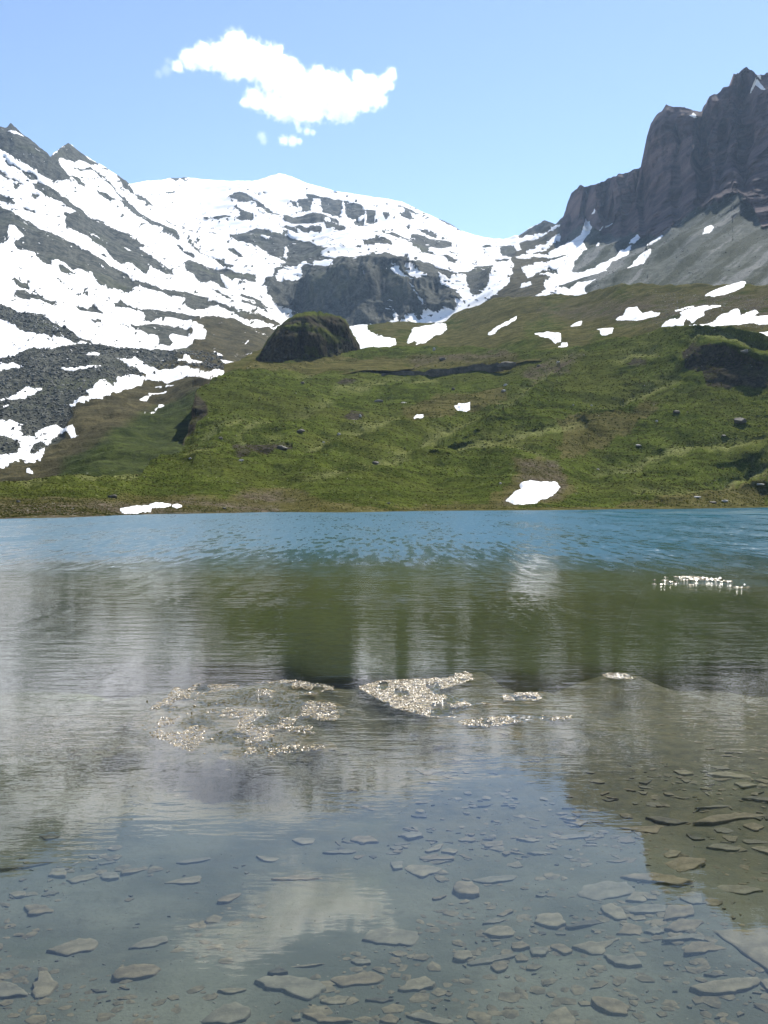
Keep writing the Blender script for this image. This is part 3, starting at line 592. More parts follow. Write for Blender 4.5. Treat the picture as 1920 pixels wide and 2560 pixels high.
def near_depth(PX, PY):
    D = depth_near0(PX, PY)
    j = 7 * fbm(PX / 45, PY / 25, octaves=3, seed=71)
    sheen = np.zeros(PX.shape)
    fade = sstep(4, 30, shore_y(PX) - PY)
    for line, a, L in CRESTS:
        l = np.asarray(line)
        m = (PX > l[:, 0].min() - 3 * L) & (PX < l[:, 0].max() + 3 * L) & (PY > l[:, 1].min() - 3.5 * L) & (PY < l[:, 1].max() + 3.5 * L)
        if not m.any(): continue
        d, sg = segdist(PX[m], PY[m] + j[m], line)
        ends = sstep(0, 2.0 * L, np.minimum(PX[m] - l[:, 0].min() + L, l[:, 0].max() + L - PX[m]))
        sd = d * sg
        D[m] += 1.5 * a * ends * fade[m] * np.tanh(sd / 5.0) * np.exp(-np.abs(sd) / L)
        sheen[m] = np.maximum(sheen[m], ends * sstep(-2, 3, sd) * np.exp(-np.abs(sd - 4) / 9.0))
    return D, sheen

def near_pos(PX, PY):
    """the lakeside land: photo column and row -> place in the world"""
    D, sheen = near_depth(PX, PY)
    X, Y, Z = unproject(PX, PY, D)
    f = sstep(0.0, 7.0, Z)
    Z = Z + f * (1.9 * fbm(X / 38, Y / 34, octaves=3, seed=81) + 0.62 * fbm(X / 8, Y / 8, octaves=4, gain=0.55, seed=83)) + (0.06 + 0.1 * f) * fbm(X / 1.6, Y / 2.2, octaves=3, seed=87) + 0.2 * (1 - f) * fbm(X / 9, Y / 14, octaves=3, seed=89)
    return X, Y, Z, sheen

ROCKFACES = [zm('e', [(-20, 870), (60, 838), (150, 850), (300, 862), (300, 890), (200, 902), (120, 940), (0, 965), (-40, 930)]), zm('e', [(610, 690), (660, 662), (730, 668), (735, 700), (660, 722)]), zm('e', [(560, 500), (620, 485), (690, 492), (640, 512)]),
             zm('d', [(1155, 665), (1210, 700), (1245, 760), (1230, 810), (1180, 840), (1130, 900), (1075, 960), (1070, 940), (1110, 850), (1140, 760)]),
             zm('f', [(1150, 350), (1200, 290), (1300, 270), (1420, 290), (1500, 330), (1659, 360), (1659, 500), (1500, 500), (1300, 520), (1280, 450), (1180, 420)]),
             zm('f', [(820, 375), (870, 355), (940, 360), (945, 390), (880, 405), (830, 395)])]
DRYS = [zm('d', [(-800, 1290), (0, 1270), (600, 1290), (900, 1260), (1200, 1280), (1659, 1300), (1659, 1420), (-800, 1450)]), zm('e', [(0, 1130), (300, 1120), (560, 1190), (900, 1225), (1659, 1200), (1659, 1270), (0, 1290)]),
        zm('e', [(960, 640), (1100, 570), (1300, 540), (1560, 500), (1600, 600), (1400, 650), (1250, 700), (1000, 740)]), zm('f', [(150, 950), (330, 960), (480, 1030), (520, 1130), (420, 1200), (0, 1240), (0, 1180), (150, 1080)]),
        zm('f', [(420, 760), (560, 700), (860, 680), (930, 560), (1060, 620), (900, 760), (600, 900), (420, 960)]), zm('f', [(700, 1230), (1000, 1160), (1300, 1090), (1659, 1000), (1659, 1250)]),
        zm('e', [(0, 350), (400, 330), (800, 330), (1659, 300), (1659, 390), (840, 440), (300, 430), (0, 420)])]
BARES = [zm('d', [(-800, 1330), (0, 1300), (300, 1290), (700, 1330), (1100, 1300), (1659, 1340), (1659, 1420), (-800, 1450)]), zm('e', [(0, 1150), (250, 1150), (330, 1200), (0, 1220)]), zm('f', [(180, 960), (420, 980), (480, 1080), (400, 1180), (60, 1220), (190, 1090)]),
         zm('e', [(840, 440), (1000, 390), (1500, 350), (1620, 330), (1600, 300), (1100, 330), (820, 410)]), zm('f', [(200, 380), (420, 330), (560, 300), (430, 400), (250, 480)])]

def build_hill():
    dx, nr = 2.6, 270
    px = np.arange(-900, 2900, dx)
    top = poly_y(HILLTOP)(px) + 0.8 * fbm(px / 7.0, px * 0, octaves=3, seed=91)
    bot = shore_y(px) + 9
    t = np.linspace(0, 1, nr)[:, None]
    PY = bot[None] + (top - bot)[None] * t
    PX = np.broadcast_to(px[None], PY.shape).copy()
    X, Y, Z, sheen = near_pos(PX, PY)
    wob = 9 * fbm(PX / 28, PY / 16, octaves=4, seed=95)
    dry = np.zeros(PX.shape); bare = dry.copy(); rock = dry.copy()
    for p in DRYS: dry = np.maximum(dry, sstep(-14, 14, sdf(PX + wob, PY + 0.6 * wob, p)))
    for p in BARES: bare = np.maximum(bare, sstep(-10, 10, sdf(PX + wob, PY + 0.6 * wob, p)))
    for p in ROCKFACES: rock = np.maximum(rock, sstep(-3, 3, sdf(PX + 0.35 * wob, PY + 0.35 * wob, p)))
    dry = np.maximum(dry * 0.85, sstep(10, 0, shore_y(PX) - PY))
    D = Y.copy()
    Y = Y + rock * (2.5 * fbm(X / 9, Z / 7, octaves=4, seed=97))
    V = np.stack([X, Y, Z], -1)
    rows = [V]
    for f, dz in ((0.02, 0.12), (0.06, 0.2), (0.14, 0.28)):
        q = V[-1].copy(); q[:, 1] += f * D[-1]; q[:, 2] -= f * D[-1] * dz + 0.3
        rows.append(q[None])
    V = np.concatenate(rows)
    ext = lambda a: np.concatenate([a] + [a[-1:]] * 3)
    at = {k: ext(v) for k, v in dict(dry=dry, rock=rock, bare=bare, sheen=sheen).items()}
    tag(mesh_obj('grassy_hill', V.reshape(-1, 3), grid_faces(V.shape[0], len(px)), M_HILL, attrs=at), kind='structure')

build_hill()

MIDTOP = [(560, 915), (640, 880), (700, 860), (780, 838), (860, 822), (921, 816), (971, 807), (1013, 806), (1047, 809), (1106, 808), (1144, 782), (1191, 763), (1233, 742), (1290, 744), (1338, 745), (1389, 738), (1439, 737), (1490, 727),
          (1541, 714), (1600, 713), (1684, 718), (1768, 715), (1850, 710), (1920, 712), (2100, 730), (2500, 800)]
MIDBOT = [(560, 985), (700, 960), (900, 930), (1200, 925), (1400, 905), (1600, 880), (1900, 870), (2500, 980)]
DEPTH_MID = [(560, 915, 470), (700, 860, 640), (921, 816, 790), (1047, 809, 800), (1106, 809, 790), (1191, 763, 830), (1290, 744, 800), (1439, 738, 720), (1541, 714, 650), (1684, 718, 590), (1768, 716, 560), (1920, 712, 515), (2500, 800, 380),
             (560, 985, 400), (700, 898, 500), (900, 876, 580), (1000, 868, 600), (1200, 868, 570), (1401, 862, 490), (1600, 838, 470), (1747, 821, 440), (1920, 830, 390), (2500, 980, 280), (1300, 800, 640), (1500, 790, 580)]
depth_mid = TPS(DEPTH_MID, 0.003)
def mid_pos(PX, PY):
    D = depth_mid(PX, PY)
    X, Y, Z = unproject(PX, PY, D)
    Z = Z + 1.6 * fbm(X / 45, Y / 45, octaves=3, seed=101) + 0.5 * fbm(X / 11, Y / 14, octaves=3, seed=103) + 0.2 * fbm(X / 3, Y / 4, octaves=2, seed=107)
    return X, Y, Z, None

def build_mid():
    dx, nr = 2.6, 120
    px = np.arange(560, 2500, dx)
    top = poly_y(MIDTOP)(px) + 0.8 * fbm(px / 7.0, px * 0, octaves=3, seed=111)
    bot = poly_y(MIDBOT)(px)
    t = np.linspace(0, 1, nr)[:, None]
    PY = bot[None] + (top - bot)[None] * t
    PX = np.broadcast_to(px[None], PY.shape).copy()
    X, Y, Z, _ = mid_pos(PX, PY)
    D = Y.copy()
    V = np.stack([X, Y, Z], -1)
    rows = [V]
    for f, dz in ((0.02, 0.12), (0.05, 0.25)):
        q = V[-1].copy(); q[:, 1] += f * D[-1]; q[:, 2] -= f * D[-1] * dz + 0.5
        rows.append(q[None])
    V = np.concatenate(rows)
    ext = lambda a: np.concatenate([a] + [a[-1:]] * 2)
    wob = 9 * fbm(PX / 28, PY / 16, octaves=4, seed=115)
    dry = 0.75 + 0.3 * fbm(PX / 60, PY / 30, octaves=3, seed=117)
    bare = sstep(-20, 20, sdf(PX + wob, PY + wob, zm('f', [(900, 0), (1659, -60), (1900, -60), (1900, 140), (1100, 160), (700, 120), (300, 60)]))) * 0.9
    at = {k: ext(v) for k, v in dict(dry=dry, rock=dry * 0, bare=bare, sheen=dry * 0).items()}
    tag(mesh_obj('olive_hillside', V.reshape(-1, 3), grid_faces(V.shape[0], len(px)), M_HILL, attrs=at), kind='structure')

build_mid()

# the dark rock knoll that stands where the green hill meets the snow
KNOLL = [(640, 895), (648, 884), (660, 862), (672, 843), (686, 824), (701, 809), (720, 797), (739, 786), (758, 781), (777, 779), (800, 781), (828, 784), (848, 790), (862, 797), (872, 812), (876, 826), (886, 842), (900, 862)]
KBASE = [(640, 900), (700, 910), (750, 902), (800, 893), (850, 880), (900, 868)]
def build_knoll():
    px = np.arange(640, 900.1, 1.8)
    nr = 90
    top = poly_y(KNOLL)(px) + 2.2 * fbm(px / 9.0, px * 0, octaves=3, seed=121)
    bot = poly_y(KBASE)(px) + 14
    t = np.linspace(0, 1, nr)[:, None]
    PY = bot[None] + (top - bot)[None] * t
    PX = np.broadcast_to(px[None], PY.shape).copy()
    u = (px - 640) / 260.0
    D0 = 452 + 62 * u + 34 * np.abs(2 * u - 1) ** 2.5
    D = D0[None] + 5 * t + 26 * t ** 9
    X, Y, Z = unproject(PX, PY, D)
    dsp = 7 * fbm(X / 22, Y / 60, Z / 14, 3, 0.5, seed=122) + ridged(X / 16, Y / 30, Z / 26, 5, seed=123) * 5.0 + fbm(X / 5, Y / 5, Z / 4, 4, 0.6, seed=127) * 1.6
    Y = Y + dsp * sstep(1.0, 0.85, t)
    Z = Z + 0.5 * fbm(X / 4, Y / 4, octaves=3, seed=129) * sstep(0.6, 1.0, t)
    V = np.stack([X, Y, Z], -1)
    rows = [V]
    for f, dz in ((8, 1.0), (22, 6), (45, 20), (70, 40)):
        q = V[-1].copy(); q[:, 1] += f; q[:, 2] -= dz
        rows.append(q[None])
    V = np.concatenate(rows)
    t2 = np.concatenate([np.broadcast_to(t, PX.shape)] + [np.ones((1, len(px)))] * 4)
    Z2 = V[..., 2]
    ledge = fbm(V[..., 0] / 9, Z2 / 5, V[..., 1] / 30, 4, seed=131)
    rock = np.clip(1.15 - sstep(0.9, 0.99, t2) * 0.9 - sstep(0.1, 0.5, ledge) * 0.9, 0, 1)
    o = np.zeros_like(rock)
    tag(mesh_obj('rocky_knoll', V.reshape(-1, 3), grid_faces(V.shape[0], len(px)), M_HILL, attrs=dict(dry=o + 0.25, rock=rock, bare=o, sheen=o)), kind='structure')
build_knoll()

# ================================================================ LAKE
def world_poly(region, pts, z=0.0):
    out = []
    for px, py in zm(region, pts):
        y = F * (H - z) / (py - HZ)
        out.append(((px - CX) / F * y, y))
    return out

SHOALS = [world_poly('j', [(140, 460), (180, 400), (300, 340), (330, 285), (440, 260), (600, 265), (800, 255), (1000, 235), (1110, 250), (1250, 275), (1240, 310), (1100, 335), (980, 345), (1240, 375), (1330, 430), (1260, 470), (1130, 470), (1110, 540), (1240, 600), (1200, 640), (1000, 660), (860, 690), (700, 690), (400, 650), (280, 590), (170, 560)]),
          world_poly('k', [(100, 245), (200, 215), (350, 205), (480, 200), (590, 170), (720, 155), (705, 190), (580, 235), (480, 262), (560, 290), (660, 320), (760, 330), (640, 350), (600, 400), (480, 395), (290, 350), (210, 300)]),
          world_poly('k', [(840, 290), (930, 275), (1010, 272), (1045, 300), (960, 312), (870, 310)]), world_poly('k', [(610, 420), (760, 405), (900, 388), (1120, 398), (1260, 393), (1100, 415), (900, 425), (730, 452), (650, 440)]),
          world_poly('k', [(1360, 180), (1420, 168), (1535, 185), (1500, 200), (1430, 202)])]
SHOAL_FAR = world_poly('l', [(950, 465), (1040, 442), (1240, 440), (1330, 452), (1500, 455), (1800, 462), (2100, 470), (2100, 490), (1500, 505), (1250, 490), (1000, 485)])
BED_DARK = [world_poly('p', [(888, 1722), (905, 1722), (945, 1748), (990, 1782), (1030, 1806), (1010, 1822), (960, 1815), (925, 1780), (896, 1752)], -0.1), world_poly('p', [(1490, 1835), (1560, 1780), (1600, 1745), (1640, 1738), (1615, 1768), (1565, 1812), (1520, 1846)], -0.3),  # shade of the shoal drop-offs painted on the bed, then log-like stripes
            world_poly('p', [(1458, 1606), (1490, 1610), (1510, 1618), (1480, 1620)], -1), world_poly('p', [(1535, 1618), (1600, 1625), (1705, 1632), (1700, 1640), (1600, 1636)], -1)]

def bed_z(x, y, far=True):
    x = np.asarray(x, float); y = np.asarray(y, float)
    yw = y + np.clip((y - 4) / 6, 0, 1) * 0.9 * fbm(x / 2.6, y / 3.2, octaves=3, seed=199)
    z = np.interp(yw, [-60, -12, -4, 0, 1.3, 3, 5, 6.6, 7.8, 9.4, 10.8, 12.8, 15, 19, 26, 45, 80, 130, 400], [6, 2.4, 1.0, 0.28, 0.0, -0.19, -0.30, -0.27, -0.15, -0.17, -0.42, -0.9, -1.5, -3.2, -5, -9, -11, -7, -7])
    w = 0.12 * fbm(x / 0.5, y / 0.6, octaves=3, seed=201)
    for p in SHOALS:
        k = sstep(-0.45 if p in SHOALS[:2] else -0.8, 0.1, sdf(x + w, y + 2 * w, p, far=4.0))
        z = z * (1 - k) + (-0.022) * k
    if not far: return z
    k = sstep(-1.2, 0.3, sdf(x + 0.6 * np.sin(y * 0.7), y + 0.8 * np.sin(x * 0.9), SHOAL_FAR, far=12.0))
    z = z * (1 - k) - 0.05 * k
    z = z + 0.010 * fbm(x / 0.32, y / 0.4, octaves=4, seed=203) + 0.03 * fbm(x / 1.6, y / 1.6, octaves=2, seed=207) * sstep(0.05, 0.3, -z)
    return z

def ray_bed(px, py, lift=0.0):
    """where the line of sight through a photo pixel meets the lake bed"""
    y = F * (H + 0.3) / (py - HZ)
    for _ in range(12):
        z = float(bed_z(np.array([(px - CX) / F * y]), np.array([y]))[0]) + lift
        y = 0.5 * y + 0.5 * F * (H - z) / (py - HZ)
    return (px - CX) / F * y, y, z

def mat_bed():
    t = NT('lake_bed')
    al, dk = t.attr('algae'), t.attr('dark')
    n1 = t.noise(1.3, 5, 0.6); n2 = t.noise(9, 5, 0.7); n3 = t.noise(60, 4, 0.75)
    c = t.mix(t.ramp(n1, 0.35, 0.65), (0.044, 0.049, 0.038), (0.086, 0.09, 0.07))
    c = t.mix(t.math('MULTIPLY', t.ramp(n2, 0.5, 0.7), 0.5), c, (0.036, 0.034, 0.021))
    c = t.mix(t.math('MULTIPLY', t.ramp(n3, 0.5, 0.62), 0.4), c, (0.032, 0.03, 0.021))
    c = t.mix(t.math('MULTIPLY', t.ramp(n3, 0.66, 0.7), 0.8), c, (0.22, 0.215, 0.18))
    mud = t.mix(t.ramp(n2, 0.36, 0.64), (0.03, 0.029, 0.014), (0.068, 0.06, 0.03))
    c = t.mix(t.attr('mud'), c, mud)
    green = t.mix(t.ramp(n1, 0.35, 0.65), (0.06, 0.078, 0.018), (0.105, 0.125, 0.035))
    c = t.mix(al, c, green)
    c = t.mix(t.math('MULTIPLY', t.attr('shoal'), t.ramp(n2, 0.42, 0.62)), c, (0.1, 0.076, 0.034))
    c = t.mix(dk, c, (0.018, 0.018, 0.01))  # painted drop-off shade and dark stripes
    h = t.math('ADD', n2, t.math('MULTIPLY', n3, 0.4))
    return t.done(t.bsdf(c, 0.9, t.bump(h, 0.012, 0.8), 0.1))

def axis(a, b, fine0, fine1, step, grow=1.12):
    v = list(np.arange(fine0, fine1 + 1e-6, step))
    s = step
    while v[-1] < b: s *= grow; v.append(v[-1] + s)
    s = step; pre = []
    x = fine0
    while x > a: s *= grow; x -= s; pre.append(x)
    return np.array(pre[::-1] + v)

def build_lake():
    xs, ys = axis(-420, 520, -4.5, 4.5, 0.035, 1.07), axis(-60, 300, 2.6, 12.0, 0.035, 1.06)
    X, Y = np.meshgrid(xs, ys)
    Z = bed_z(X, Y)
    wob = 0.25 * fbm(X / 0.9, Y / 0.9, octaves=3, seed=211)
    algae = sstep(0.4, 1.25, -Z + wob)
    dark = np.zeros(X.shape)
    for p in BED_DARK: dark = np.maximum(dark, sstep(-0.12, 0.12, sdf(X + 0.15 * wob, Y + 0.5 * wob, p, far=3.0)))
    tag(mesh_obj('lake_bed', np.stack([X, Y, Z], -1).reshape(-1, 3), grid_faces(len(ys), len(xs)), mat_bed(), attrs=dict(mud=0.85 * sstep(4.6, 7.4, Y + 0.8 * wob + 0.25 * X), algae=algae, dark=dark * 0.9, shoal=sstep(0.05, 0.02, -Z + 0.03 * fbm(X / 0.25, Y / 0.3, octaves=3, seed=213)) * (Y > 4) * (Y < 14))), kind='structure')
    # the water
    xs, ys = axis(-420, 520, -6, 6, 0.08, 1.07), axis(0.4, 300, 2.0, 26.0, 0.08, 1.05)
    X, Y = np.meshgrid(xs, ys)
    dep = -bed_z(X, Y, False)
    dw = dep + 0.4 * fbm(X / 5, Y / 4, octaves=3, seed=221)
    deep = np.maximum(0.38 * sstep(0.2, 0.75, dw), 0.38 * sstep(9.6, 11.4, Y + 0.8 * fbm(X / 1.5, Y / 1.5, octaves=3, seed=222))) + 0.62 * sstep(2.0, 8.0, dw)
    lw = np.log(np.clip(Y, 1, None))
    patch = fbm(X / (0.22 * Y + 0.5), np.log(np.clip(Y, .5, None)) * 7, octaves=3, seed=223)
    wind = np.exp(np.interp(lw + 0.14 * patch, np.log([2, 4, 6, 8, 11, 14, 18, 24, 40, 90, 200]), np.log([0.10, 0.16, 0.32, 0.6, 0.7, 0.8, 1.5, 3.8, 6.5, 7.5, 8])))
    riffle = np.zeros(X.shape)
    for p in SHOALS: riffle = np.maximum(riffle, (0.5 if p is SHOALS[0] else 1.0) * sstep(-0.05, 0.12, sdf(X, Y, p, far=4)) * sstep(-0.3, 0.45, fbm(X / 0.3, Y / 0.22, octaves=3, seed=225)))
    riffle = np.maximum(riffle, sstep(-0.1, 0.4, sdf(X, Y, SHOAL_FAR, far=6)) * sstep(-0.1, 0.4, fbm(X / 1.2, Y / 1.0, octaves=3, seed=227)))
    riffle = np.maximum(riffle, 0.95 * sstep(0.6, 0.9, fbm(X / 2.0, Y / 9.0, octaves=3, seed=229)) * sstep(10, 40, X) * sstep(60, 100, Y))
    tag(mesh_obj('water', np.stack([X, Y, 0 * X], -1).reshape(-1, 3), grid_faces(len(ys), len(xs)), mat_water(), attrs=dict(deep=deep, wind=wind, riffle=riffle)), kind='structure')

def mat_water():
    t = NT('lake_water')
    deep, wind = t.attr('deep'), t.attr('wind')
    a = t.noise(1.0, 3, 0.6, vec=t.map((5, 13, 1), rot=(0, 0, 0.12)))
    b = t.noise(1.0, 2, 0.55, vec=t.map((16, 36, 1), rot=(0, 0, -0.2)))
    c = t.noise(1.0, 3, 0.6, vec=t.map((1.3, 3.2, 1), rot=(0, 0, 0.1)))
    h = t.math('ADD', t.math('ADD', t.math('MULTIPLY', a, 0.0022), t.math('MULTIPLY', b, 0.0006)), t.math('MULTIPLY', c, 0.008))
    gust = t.noise(1.0, 3, 0.6, vec=t.map((3.2, 0.42, 1), rot=(0, 0, 0.1)))
    gust2 = t.noise(1.0, 3, 0.6, vec=t.map((0.25, 0.05, 1)))
    amt = t.math('MULTIPLY', wind, t.math('MULTIPLY', t.ramp(gust, 0.3, 0.7, 0.6, 1.4), t.ramp(gust2, 0.3, 0.7, 0.75, 1.25)))
    calm = t.bump(h, t.math('MINIMUM', amt, 2.5))
    # wind chop: the facets of short waves too small to be seen one by one
    nz = t.n('ShaderNodeTexNoise'); t.link(t.map((2.6, 3.4, 1), rot=(0, 0, 0.2)), nz.inputs['Vector'])
    nz.inputs['Scale'].default_value = 1.0; nz.inputs['Detail'].default_value = 3; nz.inputs['Roughness'].default_value = 0.65
    v = t.n('ShaderNodeVectorMath', operation='SUBTRACT'); t.link(nz.outputs['Color'], v.inputs[0]); v.inputs[1].default_value = (0.5, 0.5, 0.5)
    v2 = t.n('ShaderNodeVectorMath', operation='MULTIPLY'); t.link(v.outputs[0], v2.inputs[0]); v2.inputs[1].default_value = (1, 1, 0)
    v3 = t.n('ShaderNodeVectorMath', operation='SCALE'); t.link(v2.outputs[0], v3.inputs[0])
    t.link(t.math('MULTIPLY', t.math('MAXIMUM', t.math('SUBTRACT', amt, 0.5), 0.0), 0.07), v3.inputs['Scale'])
    v4 = t.n('ShaderNodeVectorMath', operation='ADD'); t.link(v3.outputs[0], v4.inputs[0]); t.link(calm, v4.inputs[1])
    # riffles where the water runs thin over the shoals
    rz = t.n('ShaderNodeTexNoise'); t.link(t.map((34, 48, 1)), rz.inputs['Vector'])
    rz.inputs['Scale'].default_value = 1.0; rz.inputs['Detail'].default_value = 2
    r1 = t.n('ShaderNodeVectorMath', operation='SUBTRACT'); t.link(rz.outputs['Color'], r1.inputs[0]); r1.inputs[1].default_value = (0.5, 0.5, 0.5)
    r2 = t.n('ShaderNodeVectorMath', operation='MULTIPLY'); t.link(r1.outputs[0], r2.inputs[0]); r2.inputs[1].default_value = (1, 1, 0)
    r3 = t.n('ShaderNodeVectorMath', operation='SCALE'); t.link(r2.outputs[0], r3.inputs[0]); t.link(t.math('MULTIPLY', t.attr('riffle'), 2.6), r3.inputs['Scale'])
    v6 = t.n('ShaderNodeVectorMath', operation='ADD'); t.link(v4.outputs[0], v6.inputs[0]); t.link(r3.outputs[0], v6.inputs[1]); v4 = v6
    v5 = t.n('ShaderNodeVectorMath', operation='NORMALIZE'); t.link(v4.outputs[0], v5.inputs[0])
    nrm = v5.outputs[0]
    fr = t.n('ShaderNodeFresnel'); fr.inputs['IOR'].default_value = 1.333; t.link(nrm, fr.inputs['Normal'])
    gl = t.n('ShaderNodeBsdfGlossy'); gl.distribution = 'BECKMANN'; gl.inputs['Color'].default_value = (1, 1, 1, 1)
    t.link(t.math('MULTIPLY', t.ramp(amt, 0.5, 8.0, 0.02, 0.38), t.math('SUBTRACT', 1.0, t.attr('riffle'))), gl.inputs['Roughness']); t.link(nrm, gl.inputs['Normal'])
    tr = t.n('ShaderNodeBsdfTransparent'); tr.inputs['Color'].default_value = (0.93, 0.97, 0.95, 1)
    df = t.n('ShaderNodeBsdfDiffuse'); t.link(t.mix(t.ramp(deep, 0.4, 0.95), (0.054, 0.072, 0.032), (0.012, 0.07, 0.1)), df.inputs['Color'])
    body = t.n('ShaderNodeMixShader'); t.link(deep, body.inputs[0]); t.link(tr.outputs[0], body.inputs[1]); t.link(df.outputs[0], body.inputs[2])
    mx = t.n('ShaderNodeMixShader'); t.link(t.math('MINIMUM', fr.outputs[0], t.ramp(amt, 0.9, 8.0, 1.0, 0.33)), mx.inputs[0]); t.link(body.outputs[0], mx.inputs[1]); t.link(gl.outputs[0], mx.inputs[2])
    return t.done(mx.outputs[0])
build_lake()

# ================================================================ SNOW PATCHES LYING ON THE HILLS
def snow_patch(where, region, polys, label, thick=0.5, group=None):
    """a lens of old snow on the slope; where = the slope's place function"""
    polys = [zm(region, p) for p in polys]
    al = np.concatenate([np.asarray(p) for p in polys])
    st = max(0.8, min(1.6, (al[:, 0].max() - al[:, 0].min()) / 40))
    px = np.arange(al[:, 0].min() - 6, al[:, 0].max() + 6, st); py = np.arange(al[:, 1].max() + 6, al[:, 1].min() - 6, -st * 0.7)
    PX, PY = np.meshgrid(px, py)
    wx = PX + 1.6 * fbm(PX / 9, PY / 6, octaves=3, seed=301); wy = PY + 1.2 * fbm(PX / 9, PY / 6, octaves=3, seed=303)
    s = np.max([sdf(wx, wy, p, far=30) for p in polys], axis=0)
    X, Y, Z, _ = where(PX, PY)
    up = thick * (np.clip(s / 4.0, -1, 1) * 0.8 + 0.35 * sstep(2, 14, s)) + 0.12
    V = np.stack([X, Y - 0.3 * up, Z + up], -1).reshape(-1, 3)
    f = grid_faces(*PX.shape)
    keep = (s.ravel()[f].max(axis=1) > -2.2)
    f = f[keep]
    u, inv = np.unique(f, return_inverse=True)
    V = V[u]; base = V.mean(axis=0)
    o = mesh_obj('snow_patch', V - base, inv.reshape(f.shape), M_SNOW, loc=tuple(base))
    return tag(o, label, 'snow patch', group or 'snow patches left on the green slopes')

NP, MP = near_pos, mid_pos
snow_patch(NP, 'f', [[(105, 1185), (150, 1160), (200, 1135), (190, 1110), (215, 1085), (290, 1075), (370, 1080), (410, 1095), (425, 1120), (380, 1160), (350, 1175), (310, 1185), (285, 1205), (210, 1212), (150, 1207)]], 'rounded white snow patch on the grass just above the lake shore')
snow_patch(NP, 'e', [[(1275, 635), (1300, 616), (1330, 622), (1362, 617), (1358, 640), (1340, 652), (1325, 660), (1300, 650)]], 'small ragged snow patch in a brown hollow halfway up the green hill', 0.35)
snow_patch(NP, 'e', [[(1036, 722), (1050, 712), (1082, 704), (1084, 718), (1060, 722)]], 'tiny snow fleck below the ragged patch in the brown hollow', 0.2)
snow_patch(MP, 'e', [[(650, 165), (700, 158), (750, 160), (755, 185), (800, 215), (860, 225), (920, 240), (922, 270), (880, 290), (830, 295), (770, 310), (730, 300), (690, 270), (630, 250), (560, 225), (530, 213), (600, 215), (650, 228), (705, 246), (670, 200)], [(710, 320), (740, 310), (772, 316), (740, 326)]], 'broad wedge of snow at the right foot of the dark rocky knoll')
snow_patch(MP, 'e', [[(1020, 195), (1030, 168), (1120, 153), (1215, 146), (1222, 175), (1180, 205), (1140, 217), (1120, 240), (1060, 255), (1045, 270), (1050, 245), (1025, 235), (1000, 260), (991, 255), (1005, 225)]], 'notched snow patch on the saddle right of the wedge by the knoll')
snow_patch(MP, 'e', [[(1468, 192), (1500, 163), (1560, 128), (1637, 88), (1632, 106), (1580, 142), (1530, 167), (1480, 197)]], 'long thin sliver of snow slanting up the olive hillside')
snow_patch(MP, 'f', [[(278, 208), (350, 198), (428, 212), (432, 240), (400, 245), (340, 227), (300, 216)]], 'flat topped snow patch on the slope above the right end of the ruined wall', 0.4)
snow_patch(MP, 'f', [[(422, 262), (445, 252), (468, 250), (460, 260)]], 'tiny snow streak just right below the flat topped patch', 0.25)
snow_patch(MP, 'f', [[(495, 150), (515, 131), (552, 128), (547, 156), (510, 157)]], 'small squarish snow patch alone on the olive hillside', 0.35)
snow_patch(MP, 'f', [[(648, 178), (690, 170), (737, 175), (732, 196), (700, 207), (668, 202), (663, 185)]], 'small snow patch below the pointed one on the olive hillside', 0.35)
snow_patch(MP, 'f', [[(761, 117), (800, 95), (838, 63), (880, 53), (912, 80), (960, 79), (1014, 84), (1007, 100), (940, 107), (880, 119), (840, 112)]], 'pointed snow patch with flat base in the middle of the olive hillside', 0.4)
snow_patch(MP, 'f', [[(1022, 172), (1060, 138), (1105, 123), (1120, 130), (1150, 108), (1172, 110), (1160, 135), (1155, 156), (1100, 162), (1050, 170)], [(1098, 175), (1200, 150), (1330, 125), (1370, 98), (1480, 58), (1494, 80), (1460, 97), (1580, 63), (1604, 75), (1540, 112), (1659, 98), (1760, 92), (1760, 150), (1659, 152), (1560, 157), (1480, 170), (1400, 157), (1350, 167), (1250, 170), (1150, 175)]], 'largest snow patch, a long streaky sheet above the crest of the right green hump')
snow_patch(MP, 'f', [[(1143, 95), (1200, 74), (1290, 53), (1377, 33), (1372, 46), (1270, 77), (1280, 92), (1210, 132), (1180, 117)]], 'slanting snow patch between rubble just above the largest streaky sheet', 0.35)
snow_patch(MP, 'f', [[(1113, 70), (1150, 56), (1152, 66)], [(1163, 52), (1215, 36), (1217, 46), (1180, 54)]], 'two joined flecks of snow above the slanting patch on the rubble', 0.25)
snow_patch(MP, 'f', [[(1588, 229), (1659, 208), (1760, 200), (1760, 245), (1659, 243)]], 'snow patch cut by the right border just behind the green crest', 0.4)
snow_patch(MP, 'c', [[(1293, 1443), (1320, 1418), (1400, 1392), (1517, 1368), (1512, 1387), (1440, 1417), (1340, 1447)]], 'elongated snow patch high on the rubble below the grey scree slope', 0.4)
snow_patch(NP, 'd', [[(718, 1359), (800, 1348), (892, 1348), (887, 1367), (800, 1372), (728, 1370)]], 'thin white snow strip on the brown bank close to the water on the left', 0.22)
snow_patch(NP, 'd', [[(888, 1337), (930, 1328), (972, 1334), (1010, 1338), (960, 1347), (910, 1350)]], 'short snow strip touching the longer one on the brown left bank', 0.22)
snow_patch(NP, 'd', [[(1030, 1347), (1050, 1341), (1072, 1346), (1050, 1352)]], 'snow speck at the right end of the strips on the brown left bank', 0.15)

